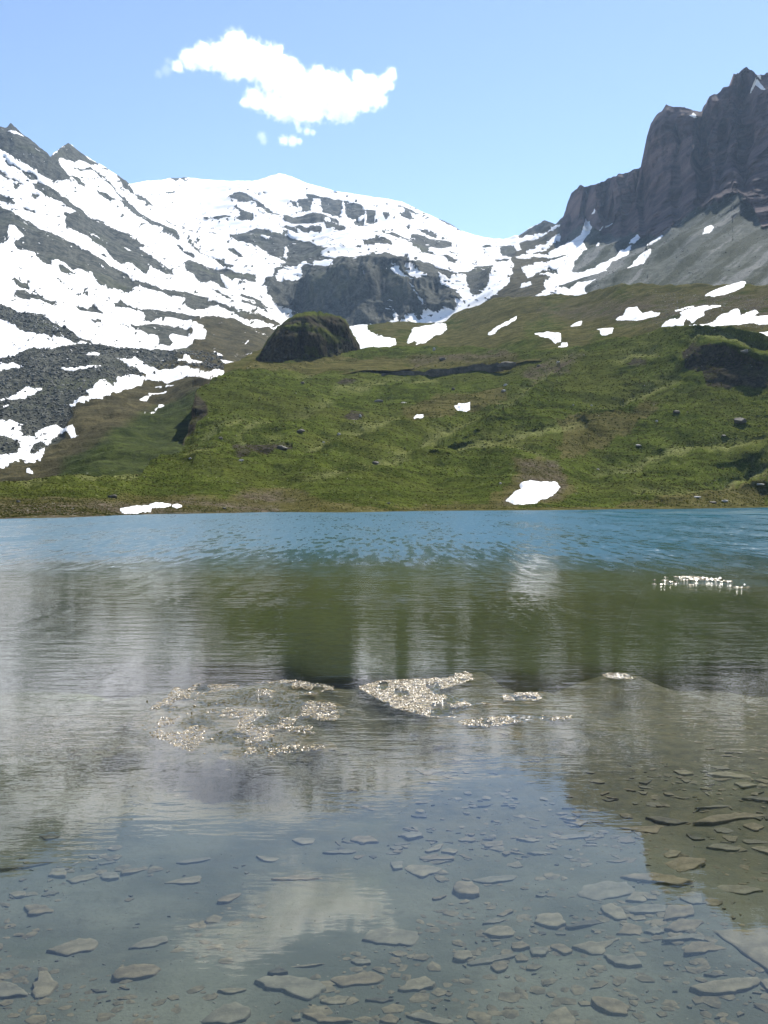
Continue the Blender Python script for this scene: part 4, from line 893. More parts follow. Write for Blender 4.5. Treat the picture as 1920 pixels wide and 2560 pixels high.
# ================================================================ RUINED WALL
def build_wall():
    line = zm('e', [(838, 474), (1000, 460), (1180, 445), (1350, 422), (1540, 404), (1608, 396)])
    n = 150
    l = np.asarray(line); cum = np.concatenate([[0], np.cumsum(np.hypot(*np.diff(l, axis=0).T))])
    s = np.linspace(0, cum[-1], n)
    px, py = np.interp(s, cum, l[:, 0]), np.interp(s, cum, l[:, 1])
    X, Y, Z, _ = near_pos(px, py)
    Y = np.convolve(np.pad(Y, 8, mode='edge'), np.ones(17) / 17, 'valid')
    Z = H + (HZ - py) / F * Y
    hgt = (2.5 + 0.5 * fbm(s / 18, s * 0, octaves=3, seed=401)) * np.interp(s, [0, 12, cum[-1] * 0.6, cum[-1]], [1.0, 1.1, 1.0, 0.9])
    root = bpy.data.objects.new('ruined_wall', None); COL.objects.link(root)
    base = Vector((float(X.mean()), float(Y.mean()), float(Z.min())))
    root.location = base
    tag(root, 'long low ruined dry stone wall on the green hillside', 'wall', kind='thing')
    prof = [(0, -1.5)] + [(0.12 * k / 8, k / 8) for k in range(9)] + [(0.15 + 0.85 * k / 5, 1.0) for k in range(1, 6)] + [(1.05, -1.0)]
    def band(i0, i1, a, b, extra, depth):
        pr = prof[a:b]
        V = np.zeros((len(pr), i1 - i0, 3))
        for r, (d, v) in enumerate(pr):
            V[r, :, 0] = X[i0:i1]; V[r, :, 1] = Y[i0:i1] + d * depth; V[r, :, 2] = Z[i0:i1] + (hgt[i0:i1] + extra) * np.clip(v, 0, 1) + np.minimum(v, 0)
        nz = fbm(V[..., 0] / 0.7, V[..., 1] / 0.9, V[..., 2] / 0.5, 4, 0.6, 403)
        V[..., 1] += 0.16 * nz; V[..., 2] += 0.1 * nz * (V[..., 2] > Z[i0:i1][None] + 0.5)
        return V.reshape(-1, 3) - np.array(base), grid_faces(len(pr), i1 - i0)
    v, f = band(0, 141, 0, 10, 0, 4.0); mesh_obj('wall_face', v, f, M_DARKROCK, parent=root)  # darker stone on the face: its shade is put into the colour
    v, f = band(0, 141, 9, 16, 0, 4.0); mesh_obj('wall_top', v, f, M_PALEROCK, parent=root)  # paler stone on the top: its sunlight is put into the colour
    # the heap at the far right end
    me = rock_mesh('end_heap', 411, 2, (1, 1, 1), 0.25)
    o = bpy.data.objects.new('end_heap', me); me.materials.append(M_DARKROCK); COL.objects.link(o); o.parent = root
    o.scale = (4.6, 2.6, 2.0)
    o.location = Vector((float(X[-5]), float(Y[-5]) + 1.2, float(Z[-5]) + 1.2)) - base

def rock_mesh(name, seed, sub, stretch, rough, flat=0.0):
    import bmesh
    bm = bmesh.new()
    bmesh.ops.create_icosphere(bm, subdivisions=sub, radius=1.0)
    v = np.array([q.co[:] for q in bm.verts])
    n = fbm(v[:, 0] * 1.1, v[:, 1] * 1.1, v[:, 2] * 1.1, 4, 0.55, seed)
    rng = np.random.default_rng(seed)
    q = v * (1 + rough * n[:, None])
    for _ in range(7):                       # cleave planes give the rock its faces
        d = rng.normal(size=3); d /= np.linalg.norm(d); c = rng.uniform(0.55, 0.85)
        k = np.maximum(q @ d - c, 0)
        q = q - k[:, None] * d * 0.9
    q = q * np.array(stretch)
    if flat: q[:, 2] = np.where(q[:, 2] < 0, q[:, 2] * (1 - flat), q[:, 2])
    for b, c in zip(bm.verts, q): b.co = c
    me = bpy.data.meshes.new(name); bm.to_mesh(me); bm.free()
    me.polygons.foreach_set('use_smooth', np.zeros(len(me.polygons), bool))
    return me
build_wall()

# ================================================================ BOULDERS ON THE HILLS
BOULDERS = [  # detail, x, y, width and height in photo pixels, material, label
 ('e', 585, 782, 11, 6, 'p', 'pale boulder on the dark bank left of centre on the green hill'), ('e', 495, 864, 9, 6, 'p', 'pale boulder above the bright grassy bench low on the green hill'),
 ('e', 712, 690, 7, 12, 'p', 'upright pale stone in the shaded hollow of the green hill'), ('e', 675, 706, 16, 6, 'g', 'low grey rock beside the upright pale stone'),
 ('e', 970, 584, 18, 6, 'p', 'flat pale slab on the brown grass under the ruined wall'), ('e', 820, 573, 24, 9, 'g', 'grey rock outcrop on the crest left of the flat pale slab'),
 ('e', 1562, 542, 12, 8, 'p', 'pale angular boulder in the brown hollow below the right end of the wall'), ('e', 1572, 470, 12, 6, 'p', 'pale stone on the bright green strip just below the wall end'),
 ('e', 805, 974, 22, 9, 'd', 'dark mound of rock on the lower green hill above the lake'), ('e', 250, 880, 34, 14, 'd', 'large dark boulder in the shaded hollow at the hill foot'),
 ('e', 360, 800, 22, 10, 'd', 'dark boulder on the slope above the shaded hollow'), ('e', 370, 518, 12, 7, 'd', 'dark stone high on the green slope below the knoll'),
 ('e', 1262, 502, 12, 7, 'd', 'dark stone on the grass below the middle of the wall'), ('e', 930, 412, 22, 8, 'd', 'dark flat rock behind the left end of the ruined wall'),
 ('e', 1200, 356, 24, 8, 'd', 'dark flat rock behind the middle of the ruined wall'), ('e', 1150, 288, 9, 8, 'p', 'pale stone on the saddle below the notched snow patch'),
 ('e', 1542, 1096, 8, 5, 'p', 'pale stone low on the green hill left of the shore snow patch'), ('e', 880, 1196, 10, 5, 'g', 'grey stone on the brown grass just above the lake shore'),
 ('f', 1492, 716, 40, 16, 'd', 'large dark boulder standing on the right green slope'), ('f', 1395, 806, 13, 6, 'g', 'grey stone just below the large dark boulder'),
 ('f', 1000, 740, 9, 5, 'p', 'small white stone in the middle of the right green slope'), ('f', 780, 1024, 18, 7, 'p', 'pale flat boulder above the shrubby bank near the lake'),
 ('f', 890, 870, 18, 5, 'p', 'pale slab beside the dark path line across the right slope'), ('f', 95, 542, 11, 7, 'p', 'pale boulder on the brown slope right below the wall end'),
 ('f', 415, 360, 11, 6, 'p', 'pale stone among dark rubble right of the wall end'), ('f', 300, 375, 14, 7, 'd', 'dark rock among rubble right of the wall end'),
 ('f', 1115, 694, 22, 8, 'd', 'dark bump of rock between white stone and large boulder'), ('f', 1240, 1162, 22, 5, 'p', 'pale slabs of rock low on the right bank'),
 ('f', 1402, 1192, 20, 6, 'p', 'pale slab lying at the water edge by the right bank'), ('f', 1335, 1196, 24, 6, 'd', 'dark slab at the water edge left of the pale one'),
 ('f', 650, 992, 11, 4, 'p', 'small pale slab up the slope from the shore snow patch'), ('f', 612, 607, 7, 5, 'p', 'small pale stone on the upper right green slope'),
 ('f', 75, 1097, 7, 5, 'p', 'small pale stone left of the shore snow patch'), ('f', 1530, 312, 30, 9, 'g', 'grey rock ledge on top of the dark right outcrop'),
 ('f', 505, 628, 7, 4, 'p', 'tiny pale stone left of the one on the upper right slope'), ('f', 1600, 1050, 30, 6, 'p', 'pale rock streak at the right border above the bank'),
 ('d', 670, 1285, 28, 10, 'd', 'dark flat boulder on the brown left bank of the lake'), ('d', 1310, 914, 14, 9, 'd', 'dark stone on the green ridge right of the notch cliff'),
 ('d', 1430, 1108, 16, 6, 'p', 'pale stones at the foot of the green slope above the left bank'), ('d', 1128, 1104, 11, 5, 'p', 'pale stone at the lower left tip of the green hill'),
 ('d', 110, 1306, 12, 6, 'g', 'grey stone on the far left of the brown bank'), ('d', 430, 1360, 9, 4, 'g', 'small grey stone left of the snow strip by the water'), ('d', 1330, 1352, 12, 5, 'g', 'grey stone right of the snow strips by the water')]
MATS = dict(p=M_PALEROCK, g=M_ROCK, d=M_DARKROCK)
def build_boulders():
    for i, (r, x, y, w, h, m, label) in enumerate(BOULDERS):
        px, py = zm(r, [(x, y)])[0]
        X, Y, Z, _ = near_pos(np.array([px]), np.array([py + h * 0.45]))
        X, Y, Z = float(X[0]), float(Y[0]), float(Z[0])
        sw, sh = w / F * Y, h / F * Y
        me = rock_mesh('boulder', 500 + i, 3, (1, 0.85, 1), 0.22, 0.3)
        me.materials.append(MATS[m])
        o = bpy.data.objects.new('boulder', me); COL.objects.link(o)
        o.scale = (sw * 0.46, sw * 0.4, sh * 0.62); o.location = (X, Y, Z + sh * 0.25); o.rotation_euler = (0, 0, (i * 0.37) % 0.6 - 0.3)
        tag(o, label, 'boulder', 'boulders scattered over the green hills')
build_boulders()

# ================================================================ RUBBLE, GRAVEL, GRASS (nobody could count them)
ICO = None
def many_rocks(name, P, S, mat, seed, flat=0.7, smooth=False, tilt=0.5):
    import bmesh
    bm = bmesh.new(); bmesh.ops.create_icosphere(bm, subdivisions=1, radius=1.0)
    v0 = np.array([q.co[:] for q in bm.verts]); f0 = np.array([[q.index for q in f.verts] for f in bm.faces]); bm.free()
    rng = np.random.default_rng(seed)
    n = len(P)
    V = np.repeat(v0[None], n, 0) * (1 + 0.3 * rng.uniform(-1, 1, (n, len(v0), 1)))
    V *= rng.uniform(0.55, 1.25, (n, 1, 3)) * np.array([1, 1, flat])
    tl = rng.uniform(-tilt, tilt, n)[:, None]; a = rng.uniform(0, 6.28, n)[:, None]
    y, z = V[..., 1] * np.cos(tl) - V[..., 2] * np.sin(tl), V[..., 1] * np.sin(tl) + V[..., 2] * np.cos(tl)
    x = V[..., 0]
    V = np.stack([x * np.cos(a) - y * np.sin(a), x * np.sin(a) + y * np.cos(a), z], -1)
    V = V * S[:, None, None] + P[:, None, :]
    Fc = f0[None] + (np.arange(n) * len(v0))[:, None, None]
    o = mesh_obj(name, V.reshape(-1, 3), Fc.reshape(-1, 3), mat, smooth=smooth)
    return tag(o, kind='stuff')

def build_rubble():
    rng = np.random.default_rng(7)
    PX, PY, V, s, rub = MT['PX'], MT['PY'], MT['V'], MT['s'], MT['rubble']
    ok = np.flatnonzero((rub.ravel() > 0.6) & (s.ravel() < -1.5) & (PX.ravel() > -40))
    pick = rng.choice(ok, min(9000, len(ok)), replace=False)
    P = V.reshape(-1, 3)[pick] + rng.normal(0, 0.4, (len(pick), 3))
    S = (1.0 + 3.4 * rng.random(len(pick)) ** 4) / F * P[:, 1] * 1.25
    many_rocks('rubble', P, S, mat_stone('rubble', (0.032, 0.036, 0.032), (0.12, 0.122, 0.108), 0.12, bd=0.2), 9, 0.75)
    ok = np.flatnonzero((sdf(PX, PY, P_SCREE).ravel() > 4) & (s.ravel() < -2) & (PX.ravel() < 1960))
    pick = rng.choice(ok, 5000, replace=False)
    P = V.reshape(-1, 3)[pick]
    S = (0.6 + 2.0 * rng.random(len(pick)) ** 5) / F * P[:, 1]
    many_rocks('scree', P, S, mat_stone('scree', (0.045, 0.05, 0.045), (0.16, 0.163, 0.15), 0.08, bd=0.2), 10, 0.7)
    # stones strewn over the upper olive hillside below the scree
    n = 7000
    px = 1000 + 960 * rng.random(n) ** 0.7; py = rng.uniform(735, 830, n)
    top = poly_y(MIDTOP)(px) + 6
    py = np.maximum(py, top)
    X, Y, Z, _ = mid_pos(px, py)
    S = (0.5 + 1.6 * rng.random(n) ** 5) / F * Y * (0.55 + 0.6 * (px > 1640))
    many_rocks('rubble', np.stack([X, Y, Z], -1), S, mat_stone('hill_rubble', (0.04, 0.038, 0.028), (0.26, 0.25, 0.215), 0.1, bd=0.2), 12, 0.7)
    n = 1500
    px = rng.uniform(360, 1960, n); top = poly_y(HILLTOP)(px) + 6
    py = top + (shore_y(px) - 12 - top) * rng.random(n) ** 1.5
    X, Y, Z, _ = near_pos(px, py)
    S = (0.35 + 1.7 * rng.random(n) ** 6) / F * Y
    many_rocks('rubble', np.stack([X, Y, Z], -1), S, mat_stone('slope_stones', (0.05, 0.048, 0.038), (0.3, 0.285, 0.24), 0.1, bd=0.1), 14, 0.7)
    # loose stones along the brown banks
    n = 2600
    px = np.where(rng.random(n) < 0.6, rng.uniform(-60, 760, n), rng.uniform(700, 1980, n)); py = shore_y(px) - 1 - 58 * rng.random(n) ** 1.8
    X, Y, Z, _ = near_pos(px, py)
    S = (0.35 + 1.5 * rng.random(n) ** 6) / F * Y
    many_rocks('rubble', np.stack([X, Y, Z], -1), S, mat_stone('bank_stones', (0.045, 0.037, 0.024), (0.18, 0.155, 0.115), 0.4, bd=0.1), 13, 0.7)
build_rubble()

def build_grass():
    rng = np.random.default_rng(21)
    n = 42000
    px = rng.uniform(-80, 2000, n)
    top = poly_y(HILLTOP)(px) + 1
    py = top + (shore_y(px) - 3 - top) * (1 - rng.random(n) ** 1.4)
    X, Y, Z, sh = near_pos(px, py)
    h = rng.uniform(0.07, 0.26, n) * (1 + 0.3 * sh) * np.clip(Y / 220, 0.6, 1.6)
    w = h * rng.uniform(0.7, 1.6, n)
    B = np.stack([X, Y, Z - 0.05], -1)
    V = np.zeros((n, 6, 3)); 
    for k, a0 in ((0, 0.0), (3, 1.4)):
        a = rng.uniform(-0.5, 0.5, n) + a0
        dx = np.stack([np.cos(a), np.sin(a), 0 * a], -1) * w[:, None]
        V[:, k] = B - dx; V[:, k + 1] = B + dx
        V[:, k + 2] = B + np.stack([rng.normal(0, 0.3, n) * h, rng.normal(0, 0.3, n) * h, h], -1)
    Fc = np.arange(n * 6).reshape(-1, 3)
    t = NT('grass_tufts')
    n1 = t.noise(0.11, 5, 0.65)
    c = t.mix(t.ramp(n1, 0.36, 0.64), (0.022, 0.029, 0.004), (0.052, 0.058, 0.01))
    c = t.mix(t.ramp(t.noise(0.7, 3), 0.5, 0.7), c, (0.058, 0.048, 0.018))
    d = t.n('ShaderNodeBsdfDiffuse'); t.link(c, d.inputs[0]); tr = t.n('ShaderNodeBsdfTranslucent'); t.link(c, tr.inputs[0])
    m = t.n('ShaderNodeMixShader'); m.inputs[0].default_value = 0.45; t.link(d.outputs[0], m.inputs[1]); t.link(tr.outputs[0], m.inputs[2])
    tag(mesh_obj('grass', V.reshape(-1, 3), Fc, t.done(m.outputs[0]), smooth=False), kind='stuff')
build_grass()

M_WET = mat_stone('wet_stone', (0.08, 0.058, 0.024), (0.42, 0.32, 0.16), 12, spec=0.55, rough=0.27, bd=0.004)
def build_shoal():
    rng = np.random.default_rng(31)
    P, S = [], []
    for p, n in zip(SHOALS, (11000, 14000, 1100, 1500, 500)):
        q = np.asarray(p); got = 0
        while got < n:
            x = rng.uniform(q[:, 0].min(), q[:, 0].max(), 8000); y = rng.uniform(q[:, 1].min(), q[:, 1].max(), 8000)
            d = sdf(x, y, p, far=2)
            clump = fbm(x / 0.16, y / 0.3, octaves=3, seed=33)
            m = (d > -0.03) & (clump > (0.05 if p is SHOALS[0] else -0.25))
            x, y = x[m][:n - got], y[m][:n - got]
            z = np.minimum(bed_z(x, y), -0.001)
            sz = 0.003 + 0.009 * rng.random(len(x)) ** 3
            P.append(np.stack([x, y, np.maximum(z + 0.003, -0.25 * sz)], -1)); S.append(sz); got += len(x)
    q = np.asarray(SHOAL_FAR)
    x = rng.uniform(q[:, 0].min(), q[:, 0].min() + 0.65 * (q[:, 0].max() - q[:, 0].min()), 6000); y = rng.uniform(q[:, 1].min(), q[:, 1].max(), 6000)
    m = (sdf(x, y, SHOAL_FAR, far=4) > 0) & (fbm(x / 0.9, y / 0.8, octaves=3, seed=35) > 0.1); x, y = x[m][:1500], y[m][:1500]
    P.append(np.stack([x, y, 0 * x - 0.006], -1)); S.append(0.02 + 0.025 * rng.random(len(x)))
    many_rocks('gravel', np.concatenate(P), np.concatenate(S), M_WET, 37, 0.55)
    # pebbles over the near bed
    n = 7000
    y = 2.9 + 6.5 * rng.random(n) ** 1.5; x = rng.uniform(-0.5, 0.5, n) * 0.86 * y
    z = bed_z(x, y)
    many_rocks('pebbles', np.stack([x, y, z], -1), 0.0015 + 0.006 * rng.random(n) ** 4, mat_stone('bed_pebbles', (0.05, 0.047, 0.034), (0.13, 0.122, 0.095), 20, bd=0.003), 39, 0.6)
    n = 4200
    y = 3.2 + 6.0 * rng.random(n) ** 1.2; x = rng.uniform(-0.46, 0.5, n) * 0.86 * y
    m = fbm(x / 0.7, y / 0.7, octaves=3, seed=41) + 0.5 * sstep(-0.5, 1.2, x) > 0.25; x, y = x[m], y[m]
    many_rocks('shingle', np.stack([x, y, bed_z(x, y) + 0.001], -1), 0.008 + 0.042 * rng.random(len(x)) ** 2.2, mat_stone('shingle', (0.045, 0.038, 0.023), (0.115, 0.097, 0.062), 14, spec=0.1, bd=0.004), 43, 0.16, tilt=0.06)
    # the stones one can tell apart where the shoal breaks the surface
    SH = [(160, 360, 10, 12), (405, 293, 14, 11), (440, 268, 20, 6), (470, 264, 12, 5), (345, 292, 8, 5), (508, 296, 6, 5), (325, 346, 12, 5), (440, 386, 18, 11), (425, 428, 11, 14), (525, 382, 12, 6), (570, 376, 14, 8),
          (615, 366, 18, 8), (670, 318, 9, 7), (740, 342, 8, 8), (935, 382, 16, 9), (1090, 425, 26, 7), (945, 457, 22, 6), (965, 497, 24, 7), (1020, 505, 8, 6), (740, 578, 14, 12), (955, 610, 12, 10), (900, 595, 12, 9),
          (910, 562, 16, 8), (760, 520, 20, 8), (180, 546, 13, 7), (225, 568, 18, 11), (270, 566, 16, 7), (425, 582, 14, 8), (500, 670, 14, 6), (775, 695, 10, 5), (1000, 650, 10, 7), (1045, 605, 10, 8), (235, 510, 22, 5), (295, 424, 14, 5),
          (580, 562, 12, 5), (860, 636, 14, 8), (905, 665, 12, 8), (710, 688, 10, 5), (860, 286, 14, 5), (550, 408, 14, 7)]
    protos = []
    for k in range(6):
        me = rock_mesh('shoal_stone', 600 + k, 2, (1, 0.8, 1), 0.3); me.materials.append(M_WET); protos.append(me)
    for i, (x, y, w, h) in enumerate(SH):
        px, py = zm('j', [(x, y)])[0]
        w, h = w / 2.37, h / 2.37
        Y = F * H / (py + h * 0.5 - HZ); X = (px - CX) / F * Y
        o = bpy.data.objects.new('shoal_stone', protos[i % 6]); COL.objects.link(o)
        o.scale = (w / F * Y * 0.55, w / F * Y * 0.5, h / F * Y * 0.7); o.location = (X, Y, h / F * Y * 0.22); o.rotation_euler = (0, 0, (i * 1.7) % 6.28 if w < 8 else (i % 3 - 1) * 0.2)
        big = i in (1, 7, 8, 15, 19)
        lab = {0: 'lone dark stone breaking the water at the far left of the shoal', 1: 'dark knobbly stone at the back left of the shoal', 7: 'brown stone at the left end of the row across the shoal', 8: 'upright dark stone in front of the row across the shoal',
               15: 'long brown stone on the right lobe of the glittering shoal', 19: 'dark stone in the middle front of the shoal', 24: 'leftmost of the three dark stones at the front left of the shoal', 25: 'middle and largest of three dark stones at the front left of the shoal',
               26: 'rightmost of the three dark stones at the front left of the shoal', 29: 'small dark stone nearest the camera in front of the shoal', 28: 'dark stone at the near left edge of the shoal'}.get(i, 'small wet stone among the glitter of the left gravel shoal')
        tag(o, lab, 'stone', 'small stones breaking the surface of the shoal')
build_shoal()

# ================================================================ FLAT STONES ON THE LAKE BED
M_SLAB = [mat_stone('slate_%s' % n, a, b, s, spec=0.15, rough=0.85, bd=0.006) for n, a, b, s in
          (('tan', (0.075, 0.065, 0.042), (0.135, 0.118, 0.08), 9), ('grey', (0.065, 0.06, 0.045), (0.115, 0.107, 0.08), 8), ('brown', (0.062, 0.05, 0.03), (0.122, 0.1, 0.064), 10))]
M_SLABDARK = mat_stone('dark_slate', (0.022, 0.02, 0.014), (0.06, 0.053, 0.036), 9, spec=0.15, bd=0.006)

def slab_mesh(name, out, th, seed):
    """a thin stone from its outline (local x, y), thickness th: rough broken edge, slightly uneven top"""
    out = np.asarray(out, float)
    n = max(20, 4 * len(out))
    c = out.mean(axis=0)
    cl = np.concatenate([out, out[:1]]); cum = np.concatenate([[0], np.cumsum(np.hypot(*np.diff(cl, axis=0).T))])
    s = np.linspace(0, cum[-1], n, endpoint=False)
    q = np.stack([np.interp(s, cum, cl[:, 0]), np.interp(s, cum, cl[:, 1])], -1)
    q = 0.06 * np.roll(q, 1, 0) + 0.88 * q + 0.06 * np.roll(q, -1, 0)
    size = np.hypot(*(q.max(0) - q.min(0)))
    ang = s / cum[-1] * 2 * np.pi
    wob = 0.04 * size * fbm(3 * np.cos(ang) + seed, 3 * np.sin(ang), octaves=3, seed=700)
    d = q - c; dl = np.linalg.norm(d, axis=1, keepdims=True) + 1e-9
    q = q + d / dl * wob[:, None]
    rings = []
    for k, z in ((1.05, -0.6), (1.02, 0.45), (1.0, 0.86), (0.965, 1.0), (0.75, 1.02), (0.45, 1.05), (0.18, 1.06)):
        r = c + (q - c) * k
        zz = th * z + 0.16 * th * fbm(r[:, 0] / (0.18 * size) + seed, r[:, 1] / (0.18 * size), octaves=3, seed=703) * (0.4 if z < 0 else 1)
        if 0 < z < 0.9: zz = zz + 0.12 * th * fbm(ang * 6, ang * 0 + seed, octaves=2, seed=705)
        rings.append(np.column_stack([r, zz]))
    V = np.concatenate(rings + [np.array([[c[0], c[1], th * 1.05]])])
    m = len(rings)
    fc = []
    for a in range(m - 1):
        for b in range(n):
            b2 = (b + 1) % n
            fc.append((a * n + b, a * n + b2, (a + 1) * n + b2, (a + 1) * n + b))
    for b in range(n): fc.append(((m - 1) * n + b, (m - 1) * n + (b + 1) % n, m * n))
    ar = 0.5 * np.sum(q[:, 0] * np.roll(q[:, 1], -1) - np.roll(q[:, 0], -1) * q[:, 1])
    if ar < 0: fc = [f[::-1] for f in fc]
    me = bpy.data.meshes.new(name)
    me.from_pydata([tuple(map(float, v)) for v in V], [], fc)
    me.polygons.foreach_set('use_smooth', np.ones(len(me.polygons), bool))
    return me

def flat_stone(region, pts, th, label, mat=None, i=0, tilt=(0, 0)):
    pp = np.asarray(zm(region, pts)); c = pp.mean(axis=0)
    x, y, z = ray_bed(c[0], c[1], th)
    W = []
    for px, py in pp:
        Y = F * (H - z) / (py - HZ); W.append(((px - CX) / F * Y - x, Y - y))
    o = bpy.data.objects.new('flat_stone', slab_mesh('flat_stone', W, th, i * 1.37))
    COL.objects.link(o)
    o.data.materials.append(mat or M_SLAB[i % 3])
    o.location = (x, y, z - th); o.rotation_euler = (tilt[0], tilt[1], 0)
    return tag(o, label, 'stone', 'flat stones lying on the shallow lake bed')

